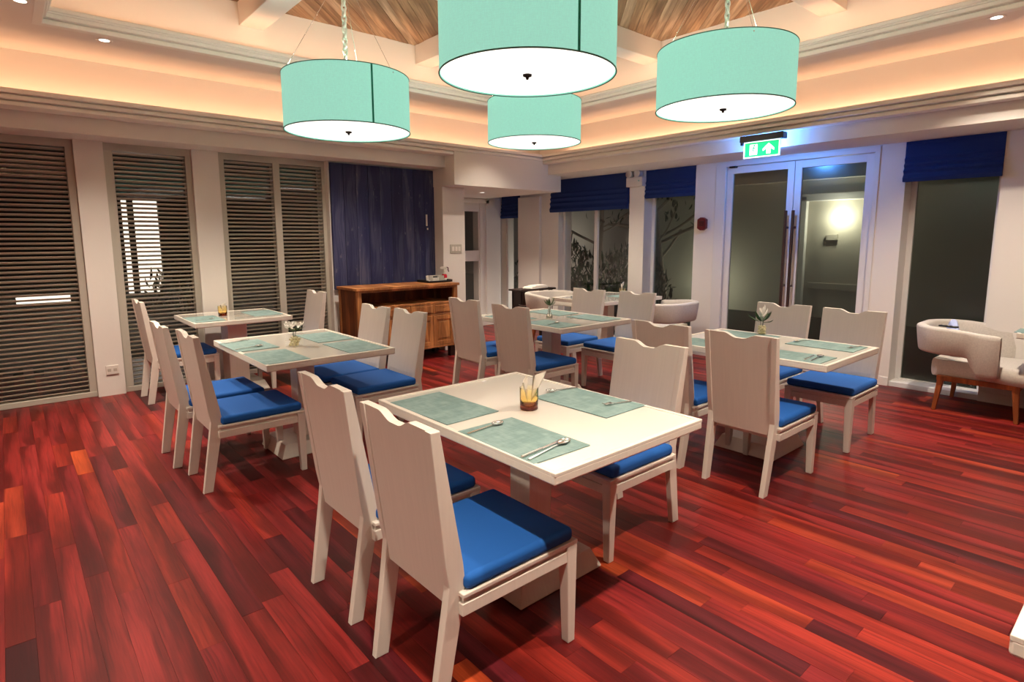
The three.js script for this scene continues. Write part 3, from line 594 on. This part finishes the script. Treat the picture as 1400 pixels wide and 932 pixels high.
placemat(4.2, -4.2, 'teal placemat at the far side of the green sprig table', 0.02);
placemat(3.62, -4.2, 'teal placemat on the green sprig table nearest the alcove');
placemat(3.76, -1.6, 'teal placemat behind the chair back on the glass door table, with two spoons');
placemat(3.76, -2.17, 'teal placemat at the far left of the glass door table');
placemat(4.3, -1.6, 'teal placemat with dark spoons at the right of the glass door table');
placemat(4.3, -2.2, 'teal placemat beyond the flower vase on the glass door table');
placemat(6.07, -4.72, 'pale blue placemat on the table by the corner window');
placemat(6.14, -0.62, 'pale blue placemat on the table corner at the right edge of the photo');

// ---- cutlery
function spoonGeos(L) {
  const bl = L * 0.3, bowl = new THREE.SphereGeometry(1, 16, 8, 0, Math.PI * 2, Math.PI / 2, Math.PI / 2).scale(bl / 2, 0.008, 0.02).translate(L / 2 - bl / 2, 0.0105, 0);
  const handle = deform(rbox(-L / 2, L / 2 - bl + 0.004, 0, 0.003, -0.006, 0.006, 0.001), (v) => { const k = (v.x + L / 2) / (L - bl); v.z *= 1 - 0.55 * Math.max(0, k); v.y += 0.001 + 0.014 * Math.sin(Math.PI * Math.min(1, Math.max(0, k)) * 0.75 + 0.25) - 0.004; });
  return { bowl, handle };
}
const steelDS = M.steel.clone(); steelDS.side = THREE.DoubleSide;
function cutlery(kind, label, a, b, over) {                            // a: handle end, b: tip, on the table plane
  const L = Math.hypot(b[0] - a[0], b[1] - a[1]), t = thing(kind, label, kind, [(a[0] + b[0]) / 2, TY + (over ?? 0.0045), (a[1] + b[1]) / 2], -Math.atan2(b[1] - a[1], b[0] - a[0]));
  if (kind === 'spoon') { const g = spoonGeos(L); part('bowl', g.bowl, steelDS, t); part('handle', g.handle, M.steel, t); }
  if (kind === 'knife') { part('handle', rbox(-L / 2, -0.01, 0, 0.007, -0.007, 0.007, 0.003), M.steel, t); part('blade', extr([[-0.012, -0.006], [L / 2 - 0.02, -0.009], [L / 2, 0.005], [-0.012, 0.006]], 0.002).rotateX(-Math.PI / 2).translate(0, 0.003, 0), M.steel, t); }
  if (kind === 'fork') {
    const g = spoonGeos(L); part('handle', g.handle, M.steel, t);
    const h = [rbox(L * 0.18, L * 0.3, 0.007, 0.01, -0.011, 0.011, 0.001)]; part('head', h, M.steel, t);
    for (const z of [-0.009, -0.003, 0.003, 0.009]) part('tine', tube([[L * 0.29, 0.009, z], [L * 0.4, 0.006, z], [L * 0.5, 0.012, z]], 0.0013, 4, 5), M.steel, t);
  }
}
cutlery('spoon', 'shiny teaspoon alone at the far end of the foreground placemat', [1.29, -1.752], [1.478, -1.766]);
cutlery('knife', 'steel knife lying beside a spoon near the foreground table corner', [1.283, -1.43], [1.52, -1.462]);
cutlery('spoon', 'large bright spoon lying beside the knife near the foreground table corner', [1.288, -1.4], [1.53, -1.441]);
cutlery('spoon', 'dark shaded spoon beside the amber tumbler on the foreground table', [2.125, -1.949], [1.945, -1.99]);
cutlery('fork', 'small fork on the placemat opposite, in front of the single far chair', [2.124, -1.613], [1.975, -1.655]);
cutlery('spoon', 'dark spoon at the far end of the placemat on the glass door table', [4.42, -1.755], [4.25, -1.795]);
cutlery('fork', 'dark fork at the right end of the glass door table', [4.43, -1.42], [4.26, -1.44]);
cutlery('spoon', 'bright spoon at the front edge of the glass door table', [3.66, -1.44], [3.87, -1.458]);
cutlery('knife', 'knife beside the bright spoon at the front edge of the glass door table', [3.66, -1.48], [3.86, -1.5]);
cutlery('spoon', 'white shining spoon on the left placemat of the white flower table', [1.14, -4.2], [1.33, -4.225]);
cutlery('fork', 'thin fork at the far edge of the left placemat of the white flower table', [1.15, -4.5], [1.33, -4.53]);
cutlery('spoon', 'spoon on the near placemat of the green sprig table', [3.51, -3.58], [3.7, -3.63]);
cutlery('fork', 'dark fork on the far placemat of the green sprig table', [4.32, -3.87], [4.14, -3.875], 0.0005);
cutlery('spoon', 'small spoon on the left placemat of the small square table', [1.29, -5.96], [1.46, -6.0]);

// ---- amber tumblers and napkins
function tumbler(x, z, label) {
  const t = thing('tumbler', label, 'glass', [x, TY, z]);
  part('glass_body', lathe([[0, 0], [0.038, 0], [0.04, 0.003], [0.041, 0.05], [0.0415, 0.098], [0.0395, 0.099], [0.037, 0.05], [0.034, 0.022], [0.02, 0.016], [0, 0.015]], 40), M.amber, t); return t;
}
function napkin(x, z, turn, tilt, label, h = 0.1) {
  const t = thing('paper_napkin', label, 'napkin', [x, TY + 0.03, z], turn);
  const g = new THREE.ConeGeometry(0.032, h, 5, 3, true).rotateX(Math.PI).translate(0, h / 2, 0);
  part('folded_sheet', deform(g, (v) => { v.z *= 0.22; v.x += v.y * tilt; v.y += v.x * 0.35 * (v.y / h); }), M.paper, t);
}
tumbler(1.705, -1.853, 'amber glass tumbler with white napkins on the foreground table');
napkin(1.695, -1.853, 0.5, -0.25, 'white paper napkin flaring left out of the foreground amber tumbler', 0.125);
napkin(1.712, -1.848, -0.6, 0.35, 'white paper napkin rolled to the right in the foreground amber tumbler', 0.115);
tumbler(1.6, -6.25, 'amber glass tumbler on the small square table by the louvres');
napkin(1.6, -6.25, 0.3, 0.1, 'white paper napkin standing in the tumbler by the louvres', 0.085);

// ---- flowers
function leafGeo(L, w) { const s = new THREE.Shape(); s.moveTo(0, 0); s.quadraticCurveTo(w, L * 0.45, 0, L); s.quadraticCurveTo(-w, L * 0.45, 0, 0); const g = new THREE.ShapeGeometry(s, 6); return deform(g, (v) => { v.z = Math.abs(v.x) * 0.5 - v.y * v.y * 1.8; }); }
function posy(name, label, x, y, z, flowers, leaves, sz, stemLen, flat = 0) {
  const t = thing(name, label, 'flowers', [x, y, z]);
  part('stem', [0, 1, 2].map((k) => tube([[0, -stemLen, 0], [0.006 * Math.cos(k * 2), -stemLen / 2, 0.006 * Math.sin(k * 2)], [0.015 * Math.cos(k * 2.1), 0.02, 0.015 * Math.sin(k * 2.1)]], 0.002, 6, 5)), M.leaf, t);
  for (let i = 0; i < leaves; i++) part('leaf', leafGeo(sz * rr(1.0, 1.4), sz * 0.3).rotateX(rr(0.5, 1.25) + flat).rotateY(i / leaves * 6.28 + rr(-0.3, 0.3)).translate(0, 0.005, 0), M.leaf, t);
  for (let i = 0; i < flowers; i++) {
    const a = i / flowers * 6.28 + 0.3, r = flowers > 1 ? sz * 0.62 : 0, pet = [];
    for (let k = 0; k < 7; k++) pet.push(leafGeo(sz * (flowers > 1 ? 0.5 : 0.75), sz * 0.26).rotateX(flowers > 1 ? 0.75 : 0.3 + 0.35 * (k % 2)).rotateY(k * 0.898 + i).translate(Math.cos(a) * r, sz * rr(0.35, 0.7), Math.sin(a) * r));
    part('blossom', pet, M.petal, t);
  }
}
function squareVase(x, z, w, h, label) {
  const t = thing('glass_vase', label, 'vase', [x, TY, z], 0.3), o = w / 2, i = o - 0.004;
  const wall = [box(-o, o, 0, h, -o, -i), box(-o, o, 0, h, i, o), box(-o, -i, 0, h, -i, i), box(i, o, 0, h, -i, i), box(-i, i, 0, 0.008, -i, i)];
  part('glass_body', wall, M.pane, t);
  const s = thing('pebbles', 'tan pebbles lying in the glass: ' + label, 'pebbles', [x, TY + 0.008, z], 0.3); s.userData.kind = 'stuff';
  const g = []; for (let k = 0; k < 44; k++) g.push(sph(rr(0.009, 0.013), rr(-i + 0.015, i - 0.015), 0.008 + 0.0125 * Math.floor(k / 9), rr(-i + 0.015, i - 0.015), 1.1, 0.8, 1, 10));
  part('pebble_heap', g, M.pebble, s);
}
squareVase(1.5, -4.08, 0.088, 0.095, 'square glass vase of white flowers on the table beside the louvred windows');
posy('flower_posy', 'small white blossoms with dark leaves in the square glass near the louvres', 1.5, TY + 0.105, -4.08, 7, 8, 0.074, 0.08, 0.2);
squareVase(4.42, -2.12, 0.08, 0.09, 'square glass vase with one white blossom on the glass door table');
posy('flower_posy', 'single white blossom with pointed green leaves on the glass door table', 4.42, TY + 0.1, -2.12, 1, 9, 0.1, 0.08, 0.35);
{
  const t = thing('glass_vase', 'slim clear bottle vase holding a green sprig before the alcove', 'vase', [3.9, TY, -3.95]);
  part('glass_body', lathe([[0, 0], [0.03, 0], [0.032, 0.004], [0.026, 0.03], [0.014, 0.055], [0.013, 0.1], [0.016, 0.105], [0.0135, 0.105], [0.0105, 0.1], [0.011, 0.056], [0.022, 0.03], [0.026, 0.008], [0, 0.006]], 28), M.clear, t);
  posy('green_sprig', 'green leafy sprig in a slim vase before the alcove', 3.9, TY + 0.11, -3.95, 0, 9, 0.07, 0.1);
}
tumbler(6.2, -4.9, 'small tumbler by the corner window holding napkins and greenery');
napkin(6.2, -4.9, 0.2, 0.15, 'white napkin fanned out of the tumbler by the corner window', 0.13);
napkin(6.185, -4.905, 1.0, -0.2, 'second white napkin leaning in the tumbler by the corner window', 0.12);
posy('green_sprig', 'green sprig tucked beside napkins by the corner window', 6.22, TY + 0.1, -4.89, 0, 5, 0.06, 0.07);

// ================================================================ sideboard
{
  const t = thing('sideboard', 'brown wooden sideboard with open shelf, drawers and panelled doors', 'sideboard', [2.98, 0, -6.1]);
  const w = 1.385, d = -0.5, top = 0.94;
  part('top_board', rbox(-0.02, w + 0.02, top - 0.026, top + 0.006, d, 0.02, 0.004), M.oak, t);
  part('corner_post', [rbox(0, 0.05, 0.14, top - 0.026, -0.05, 0, 0.004), rbox(w - 0.05, w, 0.14, top - 0.026, -0.05, 0, 0.004), rbox(0, 0.05, 0.14, top - 0.026, d, d + 0.05, 0.004), rbox(w - 0.05, w, 0.14, top - 0.026, d, d + 0.05, 0.004)], M.oak, t);
  for (const x of [0.008, w - 0.028]) part('side_panel', [box(x, x + 0.02, 0.15, top - 0.03, d + 0.03, -0.03), box(x - 0.004, x + 0.024, 0.15, 0.2, d + 0.04, -0.04), box(x - 0.004, x + 0.024, top - 0.08, top - 0.03, d + 0.04, -0.04)], M.oakDark, t);
  part('back_board', box(0.02, w - 0.02, 0.15, top - 0.03, d + 0.01, d + 0.025), M.oakDark, t);
  part('shelf', [rbox(0.03, w - 0.03, 0.695, 0.72, d + 0.02, -0.002, 0.003), rbox(0.03, w - 0.03, 0.55, 0.57, d + 0.02, -0.006, 0.002), rbox(0.03, w - 0.03, 0.14, 0.165, d + 0.02, -0.004, 0.002)], M.oak, t);
  part('top_rail', rbox(0.04, w - 0.04, top - 0.05, top - 0.022, -0.03, -0.004, 0.003), M.oak, t);
  const bw = (w - 0.1) / 4;
  for (let k = 0; k < 4; k++) {
    const a = 0.05 + k * bw + 0.004, b = 0.05 + (k + 1) * bw - 0.004, c = (a + b) / 2;
    part('drawer', [rbox(a, b, 0.575, 0.692, -0.035, -0.004, 0.003), rbox(a + 0.02, b - 0.02, 0.592, 0.674, -0.006, 0.004, 0.003), extr([[c - 0.05, 0.674], [c + 0.05, 0.674], [c + 0.03, 0.652], [c - 0.03, 0.652]], 0.014, 0.002)], M.oak, t);
    part('cupboard_door', [rbox(a, a + 0.05, 0.168, 0.547, -0.03, -0.004, 0.003), rbox(b - 0.05, b, 0.168, 0.547, -0.03, -0.004, 0.003), rbox(a + 0.048, b - 0.048, 0.168, 0.22, -0.03, -0.004, 0.003), rbox(a + 0.048, b - 0.048, 0.495, 0.547, -0.03, -0.004, 0.003), rbox(a + 0.045, b - 0.045, 0.21, 0.5, -0.028, -0.014, 0.003), rbox(a + 0.075, b - 0.075, 0.25, 0.465, -0.02, -0.008, 0.004)], M.oak, t);
  }
  for (const [x, z] of [[0.07, -0.06], [w - 0.07, -0.06], [0.07, d + 0.06], [w - 0.07, d + 0.06]]) part('foot', rbox(x - 0.035, x + 0.035, 0, 0.15, z - 0.035, z + 0.035, 0.004), M.darkWood, t);
  const y = 0.947;
  const tr = thing('serving_tray', 'black tray on the right end of the sideboard', 'tray', [4.22, y, -6.4]);
  part('tray_base', [rbox(-0.19, 0.19, 0, 0.012, -0.13, 0.13, 0.004), rbox(-0.19, 0.19, 0, 0.03, -0.13, -0.118, 0.004), rbox(-0.19, 0.19, 0, 0.022, 0.118, 0.13, 0.004), rbox(-0.19, -0.178, 0, 0.03, -0.13, 0.13, 0.004), rbox(0.178, 0.19, 0, 0.03, -0.13, 0.13, 0.004)], M.black, tr);
  const h1 = thing('menu_holder', 'pale menu holder leaning at the left of the black tray', 'holder', [4.1, y + 0.012, -6.38], 0.2); part('card', rbox(-0.02, 0.02, 0, 0.075, -0.006, 0.006, 0.002).rotateZ(0.15), M.plastic, h1); part('stand', rbox(-0.03, 0.03, 0, 0.012, -0.02, 0.02, 0.003), M.plastic, h1);
  const h2 = thing('sachet_box', 'cream sachet box in the middle of the black tray', 'box', [4.21, y + 0.012, -6.4], 0.1); part('box_body', [rbox(-0.055, 0.055, 0, 0.07, -0.04, -0.034, 0.002), rbox(-0.055, 0.055, 0, 0.045, 0.034, 0.04, 0.002), rbox(-0.055, -0.049, 0, 0.07, -0.04, 0.04, 0.002), rbox(0.049, 0.055, 0, 0.07, -0.04, 0.04, 0.002), rbox(-0.055, 0.055, 0, 0.006, -0.04, 0.04, 0.002)], M.plastic, h2); part('sachets', [-0.03, -0.01, 0.012, 0.03].map((q) => rbox(q - 0.006, q + 0.006, 0.006, 0.06, -0.025, 0.025, 0.002)), M.black, h2, 'dark paper sachets');
  const h3 = thing('glass_holder', 'clear square holder at the right of the black tray', 'holder', [4.315, y + 0.012, -6.41]); part('holder_body', [rbox(-0.035, 0.035, 0, 0.065, -0.035, -0.031, 0.001), rbox(-0.035, 0.035, 0, 0.065, 0.031, 0.035, 0.001), rbox(-0.035, -0.031, 0, 0.065, -0.031, 0.031, 0.001), rbox(0.031, 0.035, 0, 0.065, -0.031, 0.031, 0.001), rbox(-0.035, 0.035, 0, 0.004, -0.035, 0.035, 0.001)], M.frame, h3);
  const sp = thing('spray_bottle', 'spray bottle of red liquid with white and dark trigger head', 'bottle', [4.385, y + 0.012, -6.42], -0.5);
  part('bottle_body', lathe([[0, 0], [0.036, 0], [0.038, 0.01], [0.038, 0.03], [0.037, 0.031]], 24), M.plastic, sp);
  part('liquid', lathe([[0.037, 0.028], [0.036, 0.06], [0.028, 0.082], [0.027, 0.083], [0, 0.083]], 24), M.redLiquid, sp);
  part('shoulder', lathe([[0.028, 0.082], [0.02, 0.1], [0.014, 0.12], [0.012, 0.135], [0, 0.135]], 24), M.frame, sp);
  part('trigger_head', [rbox(-0.045, 0.03, 0.145, 0.18, -0.012, 0.012, 0.006), cyl(0.013, 0.013, 0.025, 0, 0.128, 0, 14), rbox(-0.055, -0.042, 0.15, 0.172, -0.01, 0.01, 0.004)], M.plastic, sp);
  part('trigger', tube([[0.03, 0.17, 0], [0.05, 0.165, 0], [0.05, 0.14, 0], [0.06, 0.11, 0]], 0.007, 10, 6), std({ color: 0x4a1a34, roughness: 0.4 }), sp);
}

// ================================================================ barrel armchairs
function bandGeo(a, back, front, R, thick, yTop, yBot, yFront, droop) {  // U-shaped padded band, open towards +z
  const path = []; const N = 14;
  for (let i = 0; i <= 10; i++) path.push([-a, lerp(front, back + R, i / 10)]);
  for (let i = 1; i < N; i++) { const t = i / N * Math.PI / 2; path.push([-a + R - R * Math.cos(t), back + R - R * Math.sin(t)]); }
  for (let i = 0; i <= 10; i++) path.push([lerp(-a + R, a - R, i / 10), back]);
  for (let i = 1; i < N; i++) { const t = i / N * Math.PI / 2; path.push([a - R + R * Math.sin(t), back + R - R * Math.cos(t)]); }
  for (let i = 0; i <= 10; i++) path.push([a, lerp(back + R, front, i / 10)]);
  const n = path.length, K = 16, rings = [];
  for (let i = 0; i < n; i++) {
    const p = path[i], q = path[Math.min(n - 1, i + 1)], o = path[Math.max(0, i - 1)], tx = q[0] - o[0], tz = q[1] - o[1], tl = Math.hypot(tx, tz), nx = -tz / tl, nz = tx / tl;
    const fz = sstep(front - 0.22, front - 0.14, p[1]);
    const yt = yTop(p[1]), yb = lerp(yBot, yFront, fz), hy = (yt - yb) / 2, cy = (yt + yb) / 2, rg = [];
    const endk = i === 0 || i === n - 1 ? 0.72 : 1;
    for (let k = 0; k < K; k++) { const t = k / K * 2 * Math.PI, c = Math.cos(t), s = Math.sin(t), e = 0.45, cc = Math.sign(c) * Math.pow(Math.abs(c), e), ss = Math.sign(s) * Math.pow(Math.abs(s), e * 0.55);
      const lean = droop * (ss * 0.5 + 0.5); rg.push([p[0] + nx * (cc * thick / 2 * endk - lean), cy + ss * (hy - (1 - endk) * 0.03), p[1] + nz * (cc * thick / 2 * endk - lean)]); }
    rings.push(rg);
  }
  const pos = [], tri = (a2, b, c) => pos.push(...a2, ...b, ...c);
  for (let i = 0; i < n - 1; i++) for (let k = 0; k < K; k++) { const A = rings[i][k], B = rings[i][(k + 1) % K], C = rings[i + 1][(k + 1) % K], D = rings[i + 1][k]; tri(A, B, C); tri(A, C, D); }
  for (const [i, f] of [[0, 1], [n - 1, -1]]) { const c = rings[i].reduce((s, v) => [s[0] + v[0] / K, s[1] + v[1] / K, s[2] + v[2] / K], [0, 0, 0]); for (let k = 0; k < K; k++) f > 0 ? tri(c, rings[i][(k + 1) % K], rings[i][k]) : tri(c, rings[i][k], rings[i][(k + 1) % K]); }
  let g = new THREE.BufferGeometry(); g.setAttribute('position', new THREE.Float32BufferAttribute(pos, 3)); return smooth(g);
}
function smooth(g, crease = 0.9) {                                     // averaged normals below a crease angle
  g.computeVertexNormals(); const p = g.attributes.position, n = g.attributes.normal, map = new Map(), out = new Float32Array(n.count * 3);
  const key = (i) => `${Math.round(p.getX(i) * 5e3)},${Math.round(p.getY(i) * 5e3)},${Math.round(p.getZ(i) * 5e3)}`;
  for (let i = 0; i < p.count; i++) { const k = key(i); (map.get(k) ?? map.set(k, []).get(k)).push(i); }
  for (const l of map.values()) for (const i of l) { let x = 0, y = 0, z = 0; for (const j of l) { const d = n.getX(i) * n.getX(j) + n.getY(i) * n.getY(j) + n.getZ(i) * n.getZ(j); if (d > Math.cos(crease)) { x += n.getX(j); y += n.getY(j); z += n.getZ(j); } } const q = Math.hypot(x, y, z) || 1; out.set([x / q, y / q, z / q], i * 3); }
  g.setAttribute('normal', new THREE.BufferAttribute(out, 3)); return g;
}
function armchair(label, x, z, turn, fab) {
  const t = thing('armchair', label, 'armchair', [x, 0, z], turn, 'barrel armchairs');
  part('backrest', bandGeo(0.34, -0.42, 0.15, 0.22, 0.085, (q) => 0.735 - 0.03 * sstep(-0.3, 0.15, q), 0.5, 0.345, 0.03), fab, t);
  const seat = new RoundedBoxGeometry(0.68, 0.14, 0.82, 6, 0.068);
  deform(seat, (v) => { const r = Math.hypot(v.x / 0.35, Math.max(0, -v.z) / 0.41); if (v.z < 0 && r > 1) { v.x /= r; v.z /= r; } if (v.y > 0) v.y += 0.02 * (1 - Math.pow(v.x / 0.36, 2)); });
  part('seat', smooth(prep(seat.translate(0, 0.365, -0.01))), fab, t);
  part('base_rail', [rbox(-0.27, 0.27, 0.265, 0.31, -0.27, -0.23, 0.004), rbox(-0.27, 0.27, 0.265, 0.31, 0.25, 0.29, 0.004), rbox(-0.3, -0.26, 0.265, 0.31, -0.27, 0.29, 0.004), rbox(0.26, 0.3, 0.265, 0.31, -0.27, 0.29, 0.004)], M.legWood, t);
  for (const [sx, sz] of [[-1, -1], [1, -1], [-1, 1], [1, 1]]) part('leg', deform(rbox(-0.024, 0.024, 0, 0.29, -0.024, 0.024, 0.005), (v) => { const k = 1 - v.y / 0.29; v.x = v.x * (1 - 0.4 * k) + sx * (0.275 + 0.03 * k); v.z = v.z * (1 - 0.4 * k) + (sz > 0 ? 0.26 : -0.24) + sz * 0.03 * k; }), M.legWood, t);
}
armchair('cream barrel armchair with wooden legs at the right edge of the photo', 6.36, -1.06, 0, M.cream);
armchair('pale grey barrel armchair with its back to the room at the corner window table', 6.1, -4.3, Math.PI, M.cream);
armchair('pale grey barrel armchair on the far side of the corner window table, facing the room', 5.93, -5.78, 0, M.cream);
{
  const t = thing('scatter_cushion', 'pale blue cushion with one corner up inside the cream armchair', 'cushion', [6.37, 0.6, -1.31], 0.5);
  part('cushion_cover', deform(new RoundedBoxGeometry(0.26, 0.26, 0.09, 6, 0.03).rotateZ(0.7), (v) => { const e = Math.max(Math.abs(v.x + v.y), Math.abs(v.x - v.y)) / 0.19; v.z *= 1.1 - 0.75 * Math.min(1, e * e * e); }), M.paleBlue, t);
  const r = thing('remote_control', 'small black remote lying on the arm of the cream armchair', 'remote', [6.06, 0.736, -1.28], 1.3); part('case', rbox(-0.07, 0.07, 0, 0.014, -0.02, 0.02, 0.004), M.black, r); part('buttons', [-0.04, 0, 0.04].map((q) => rbox(q - 0.008, q + 0.008, 0.013, 0.0155, -0.008, 0.008, 0.001)), M.frame, r);
}
// dark stand with a folded cloth in the corner
{
  const t = thing('side_stand', 'dark wooden stand in the corner behind the grey armchair', 'stand', [5.98, 0, -6.42]);
  part('stand_top', rbox(-0.36, 0.36, 0.735, 0.76, -0.14, 0.14, 0.004), M.darkWood, t);
  for (const [x, z] of [[-0.28, -0.1], [0.28, -0.1], [-0.28, 0.1], [0.28, 0.1]]) part('leg', rbox(x - 0.03, x + 0.03, 0, 0.737, z - 0.02, z + 0.02, 0.004), M.darkWood, t);
  part('lower_shelf', rbox(-0.3, 0.3, 0.5, 0.52, -0.12, 0.12, 0.003), M.darkWood, t);
  part('side_board', rbox(-0.31, -0.2, 0.52, 0.735, -0.11, 0.11, 0.003), M.darkWood, t);
  const c = thing('folded_cloth', 'white folded cloth on the dark corner stand', 'cloth', [6.02, 0.76, -6.4], 0.15); part('cloth_layers', [rbox(-0.2, 0.2, 0, 0.018, -0.09, 0.09, 0.008), rbox(-0.18, 0.19, 0.016, 0.034, -0.08, 0.085, 0.008), rbox(-0.1, 0.17, 0.032, 0.048, -0.07, 0.075, 0.008)], M.paper, c);
  const pl = thing('saucer', 'white saucer on the lower shelf of the dark corner stand', 'saucer', [5.72, 0.52, -6.33]); part('dish', lathe([[0, 0], [0.04, 0], [0.045, 0.006], [0.075, 0.016], [0.076, 0.018], [0.043, 0.01], [0, 0.006]], 28), M.plastic, pl);
}

// ================================================================ outdoors at night
{
  tag(part('ground', [box(7.2, 26, -0.3, -0.06, -24, 8), box(-14, 7.2, -0.3, -0.06, -26, -8.35), box(-14, X0 - 0.2, -0.3, -0.06, -8.35, 8)], M.soil), null, null, null, 'structure');
  tag(part('garden_wall', box(16, 16.3, -0.1, 3.4, -22, 6), M.outWall), 'dim garden wall beyond the trees outside the corner window', 'wall', null, 'structure');
  const litPane = std({ color: 0xfff4e0, roughness: 0.5, emissive: new THREE.Color(1, 0.92, 0.78), emissiveIntensity: 0.9 });
  const pv = thing('pavilion', 'dark pavilion with lit windows seen between the louvres', 'building', [0, 0, 0]);
  part('wall_panel', [box(-6, 1.86, -0.1, 3.6, -14.2, -14), box(2.5, 6, -0.1, 3.6, -14.2, -14), box(1.86, 2.5, 2.3, 3.6, -14.2, -14), box(1.86, 2.5, -0.1, 0.42, -14.2, -14)], M.night, pv);
  part('lit_window', box(1.86, 2.5, 0.42, 2.3, -14.15, -14.12), litPane, pv); part('mullion', [box(1.96, 2.06, 0.42, 2.3, -14.08, -13.98), box(1.86, 2.5, 1.5, 1.54, -14.08, -13.98)], M.night, pv);
  part('lit_window', box(0.1, 0.9, 0.34, 0.46, -13.99, -13.98), litPane, pv); part('roof', box(-6.4, 6.4, 3.6, 3.75, -14.6, -13.2), M.night, pv);
  const pl = new THREE.RectAreaLight(new THREE.Color(1, 0.9, 0.75), 0.9, 0.64, 1.88); pl.position.set(2.18, 1.36, -13.95); pl.lookAt(2.18, 1.36, -10); scene.add(pl);
  const gh = thing('garden_house', 'pale garden house with white doorway outside the glass doors', 'building', [0, 0, 0]);
  part('wall_panel', [box(12, 12.2, -0.1, 2.6, -8.6, -5.05), box(12, 12.2, 2.3, 2.6, -5.05, -3.8), box(12, 12.2, -0.1, 2.6, -3.8, -0.6)], M.outWall, gh);
  part('doorway', [rbox(11.95, 12.1, -0.1, 2.3, -5.12, -4.98, 0.01), rbox(11.95, 12.1, -0.1, 2.3, -3.88, -3.74, 0.01), rbox(11.95, 12.1, 2.2, 2.34, -5.12, -3.74, 0.01)], M.doorFrame, gh);
  part('door_leaf', [box(12.05, 12.15, -0.1, 2.2, -4.98, -3.88), rbox(12.03, 12.06, 0.5, 0.62, -4.9, -4.0, 0.005)], M.outWall, gh); part('name_plate', rbox(12.0, 12.05, 1.45, 1.56, -4.6, -4.4, 0.005), M.frame, gh);
  part('roof', box(11.8, 13, 2.6, 2.75, -8.9, -0.3), M.frame, gh);
  const lantern = (x, y, z, p, label, r = 0.08, post = true) => {       // emitting globe with its light in it
    const t = thing('garden_lantern', label, 'lantern', [x, y, z]);
    part('globe', sph(r, 0, 0, 0), std({ color: 0xffffff, emissive: new THREE.Color(1, 0.9, 0.74), emissiveIntensity: 4 }), t);
    part('post', post ? cyl(0.02, 0.02, y + 0.1 - r * 0.8, 0, -y - 0.1, 0, 8) : box(r * 0.8, 0.2, -0.02, 0.02, -0.02, 0.02), M.darkMetal, t);
    const l = new THREE.PointLight(new THREE.Color(1, 0.93, 0.82), p, 0, 2); l.position.set(x, y, z); l.shadow.radius = 3; scene.add(l);
  };
  lantern(11.85, 1.88, -4.35, 1.7, 'round wall lantern glowing on the garden house outside the glass doors', 0.085, false);
  lantern(11.3, 0.5, -6.9, 1.4, 'low garden lantern before the garden house, outside the left leaf of the glass doors');
  lantern(7.6, 0.4, -7.6, 1.1, 'low garden lantern outside, behind the wall between alcove and corner window');
  lantern(14.6, 1.2, -15.2, 1.6, 'distant garden lantern before the garden wall');
  // trees and shrubs
  const tree = (x, z, h, label, lean, sd, leaves = 200) => {
    const t = thing('tree', label, 'tree', [x, 0, z]); seed = sd;
    part('trunk', deform(cyl(0.14, 0.07, h, 0, -0.1, 0, 12), (v) => { v.x += lean * v.y * 0.3 + 0.06 * Math.sin(v.y * 3); v.z += 0.08 * Math.sin(v.y * 2.2 + 1); }), M.bark, t);
    for (let i = 0; i < 9; i++) { const a = i * 2.4 + rr(-0.4, 0.4), y0 = h * rr(0.3, 0.95), L = rr(0.7, 1.5), x0 = lean * y0 * 0.3; part('branch', tube([[x0, y0, 0], [x0 + Math.cos(a) * L * 0.5, y0 + L * 0.25, Math.sin(a) * L * 0.5], [x0 + Math.cos(a) * L, y0 + L * rr(0.2, 0.9), Math.sin(a) * L]], rr(0.015, 0.035), 8, 6), M.bark, t); }
    const lv = []; for (let i = 0; i < leaves; i++) { const a = rr(0, 6.28), r = rr(0.3, 1.5); lv.push(leafGeo(rr(0.1, 0.2), 0.05).rotateX(rr(-1, 1)).rotateY(a).translate(lean * h * 0.3 + Math.cos(a) * r, h + rr(-0.5, 1.2), Math.sin(a) * r)); }
    tag(part('foliage', lv, M.foliage, t), null, null, null, 'stuff');
  };
  tree(9.6, -8.4, 2.6, 'pale trunked tree outside the left pane of the corner window', 0.25, 5);
  tree(10.4, -7.2, 2.2, 'dark spreading tree outside the right pane of the corner window', -0.4, 77);
  tree(10.4, -1.0, 2.4, 'dark bare tree outside the window behind the cream armchair', -0.5, 123, 24);
  const shrub = (x, z, r, label, sd, n = 420) => { const t = thing('shrub', label, 'shrub', [x, 0, z]); seed = sd; const lv = []; for (let i = 0; i < n; i++) { const a = rr(0, 6.28), e = rr(0, 1.5), q = r * Math.pow(rnd(), 0.4); lv.push(leafGeo(rr(0.12, 0.26), 0.05).rotateX(rr(-1.2, 1.2)).rotateY(rr(0, 6.28)).translate(Math.cos(a) * Math.cos(e) * q, 0.1 + Math.sin(e) * q * 1.2, Math.sin(a) * Math.cos(e) * q)); } tag(part('foliage', lv, M.foliage, t), null, null, null, 'stuff'); part('stem', [0, 1, 2].map((k) => tube([[0, -0.06, 0], [0.1 * Math.cos(k * 2), r * 0.5, 0.1 * Math.sin(k * 2)], [0.2 * Math.cos(k * 2), r, 0.2 * Math.sin(k * 2)]], 0.012, 6, 5)), M.bark, t); };
  shrub(2.6, -12.9, 0.75, 'dark shrub before the lit window, seen between the louvres', 36);
  shrub(9.1, -9.0, 1.15, 'bushy shrub outside the left pane of the corner window', 31, 1100);
  shrub(9.4, -7.3, 0.95, 'shrub outside the right pane of the corner window', 32, 900);

}

scene.traverse((o) => { if (o.isMesh) { o.castShadow = true; o.receiveShadow = true; } if (o.isLight && o.shadow) o.castShadow = true; });
renderer.render(scene, camera);
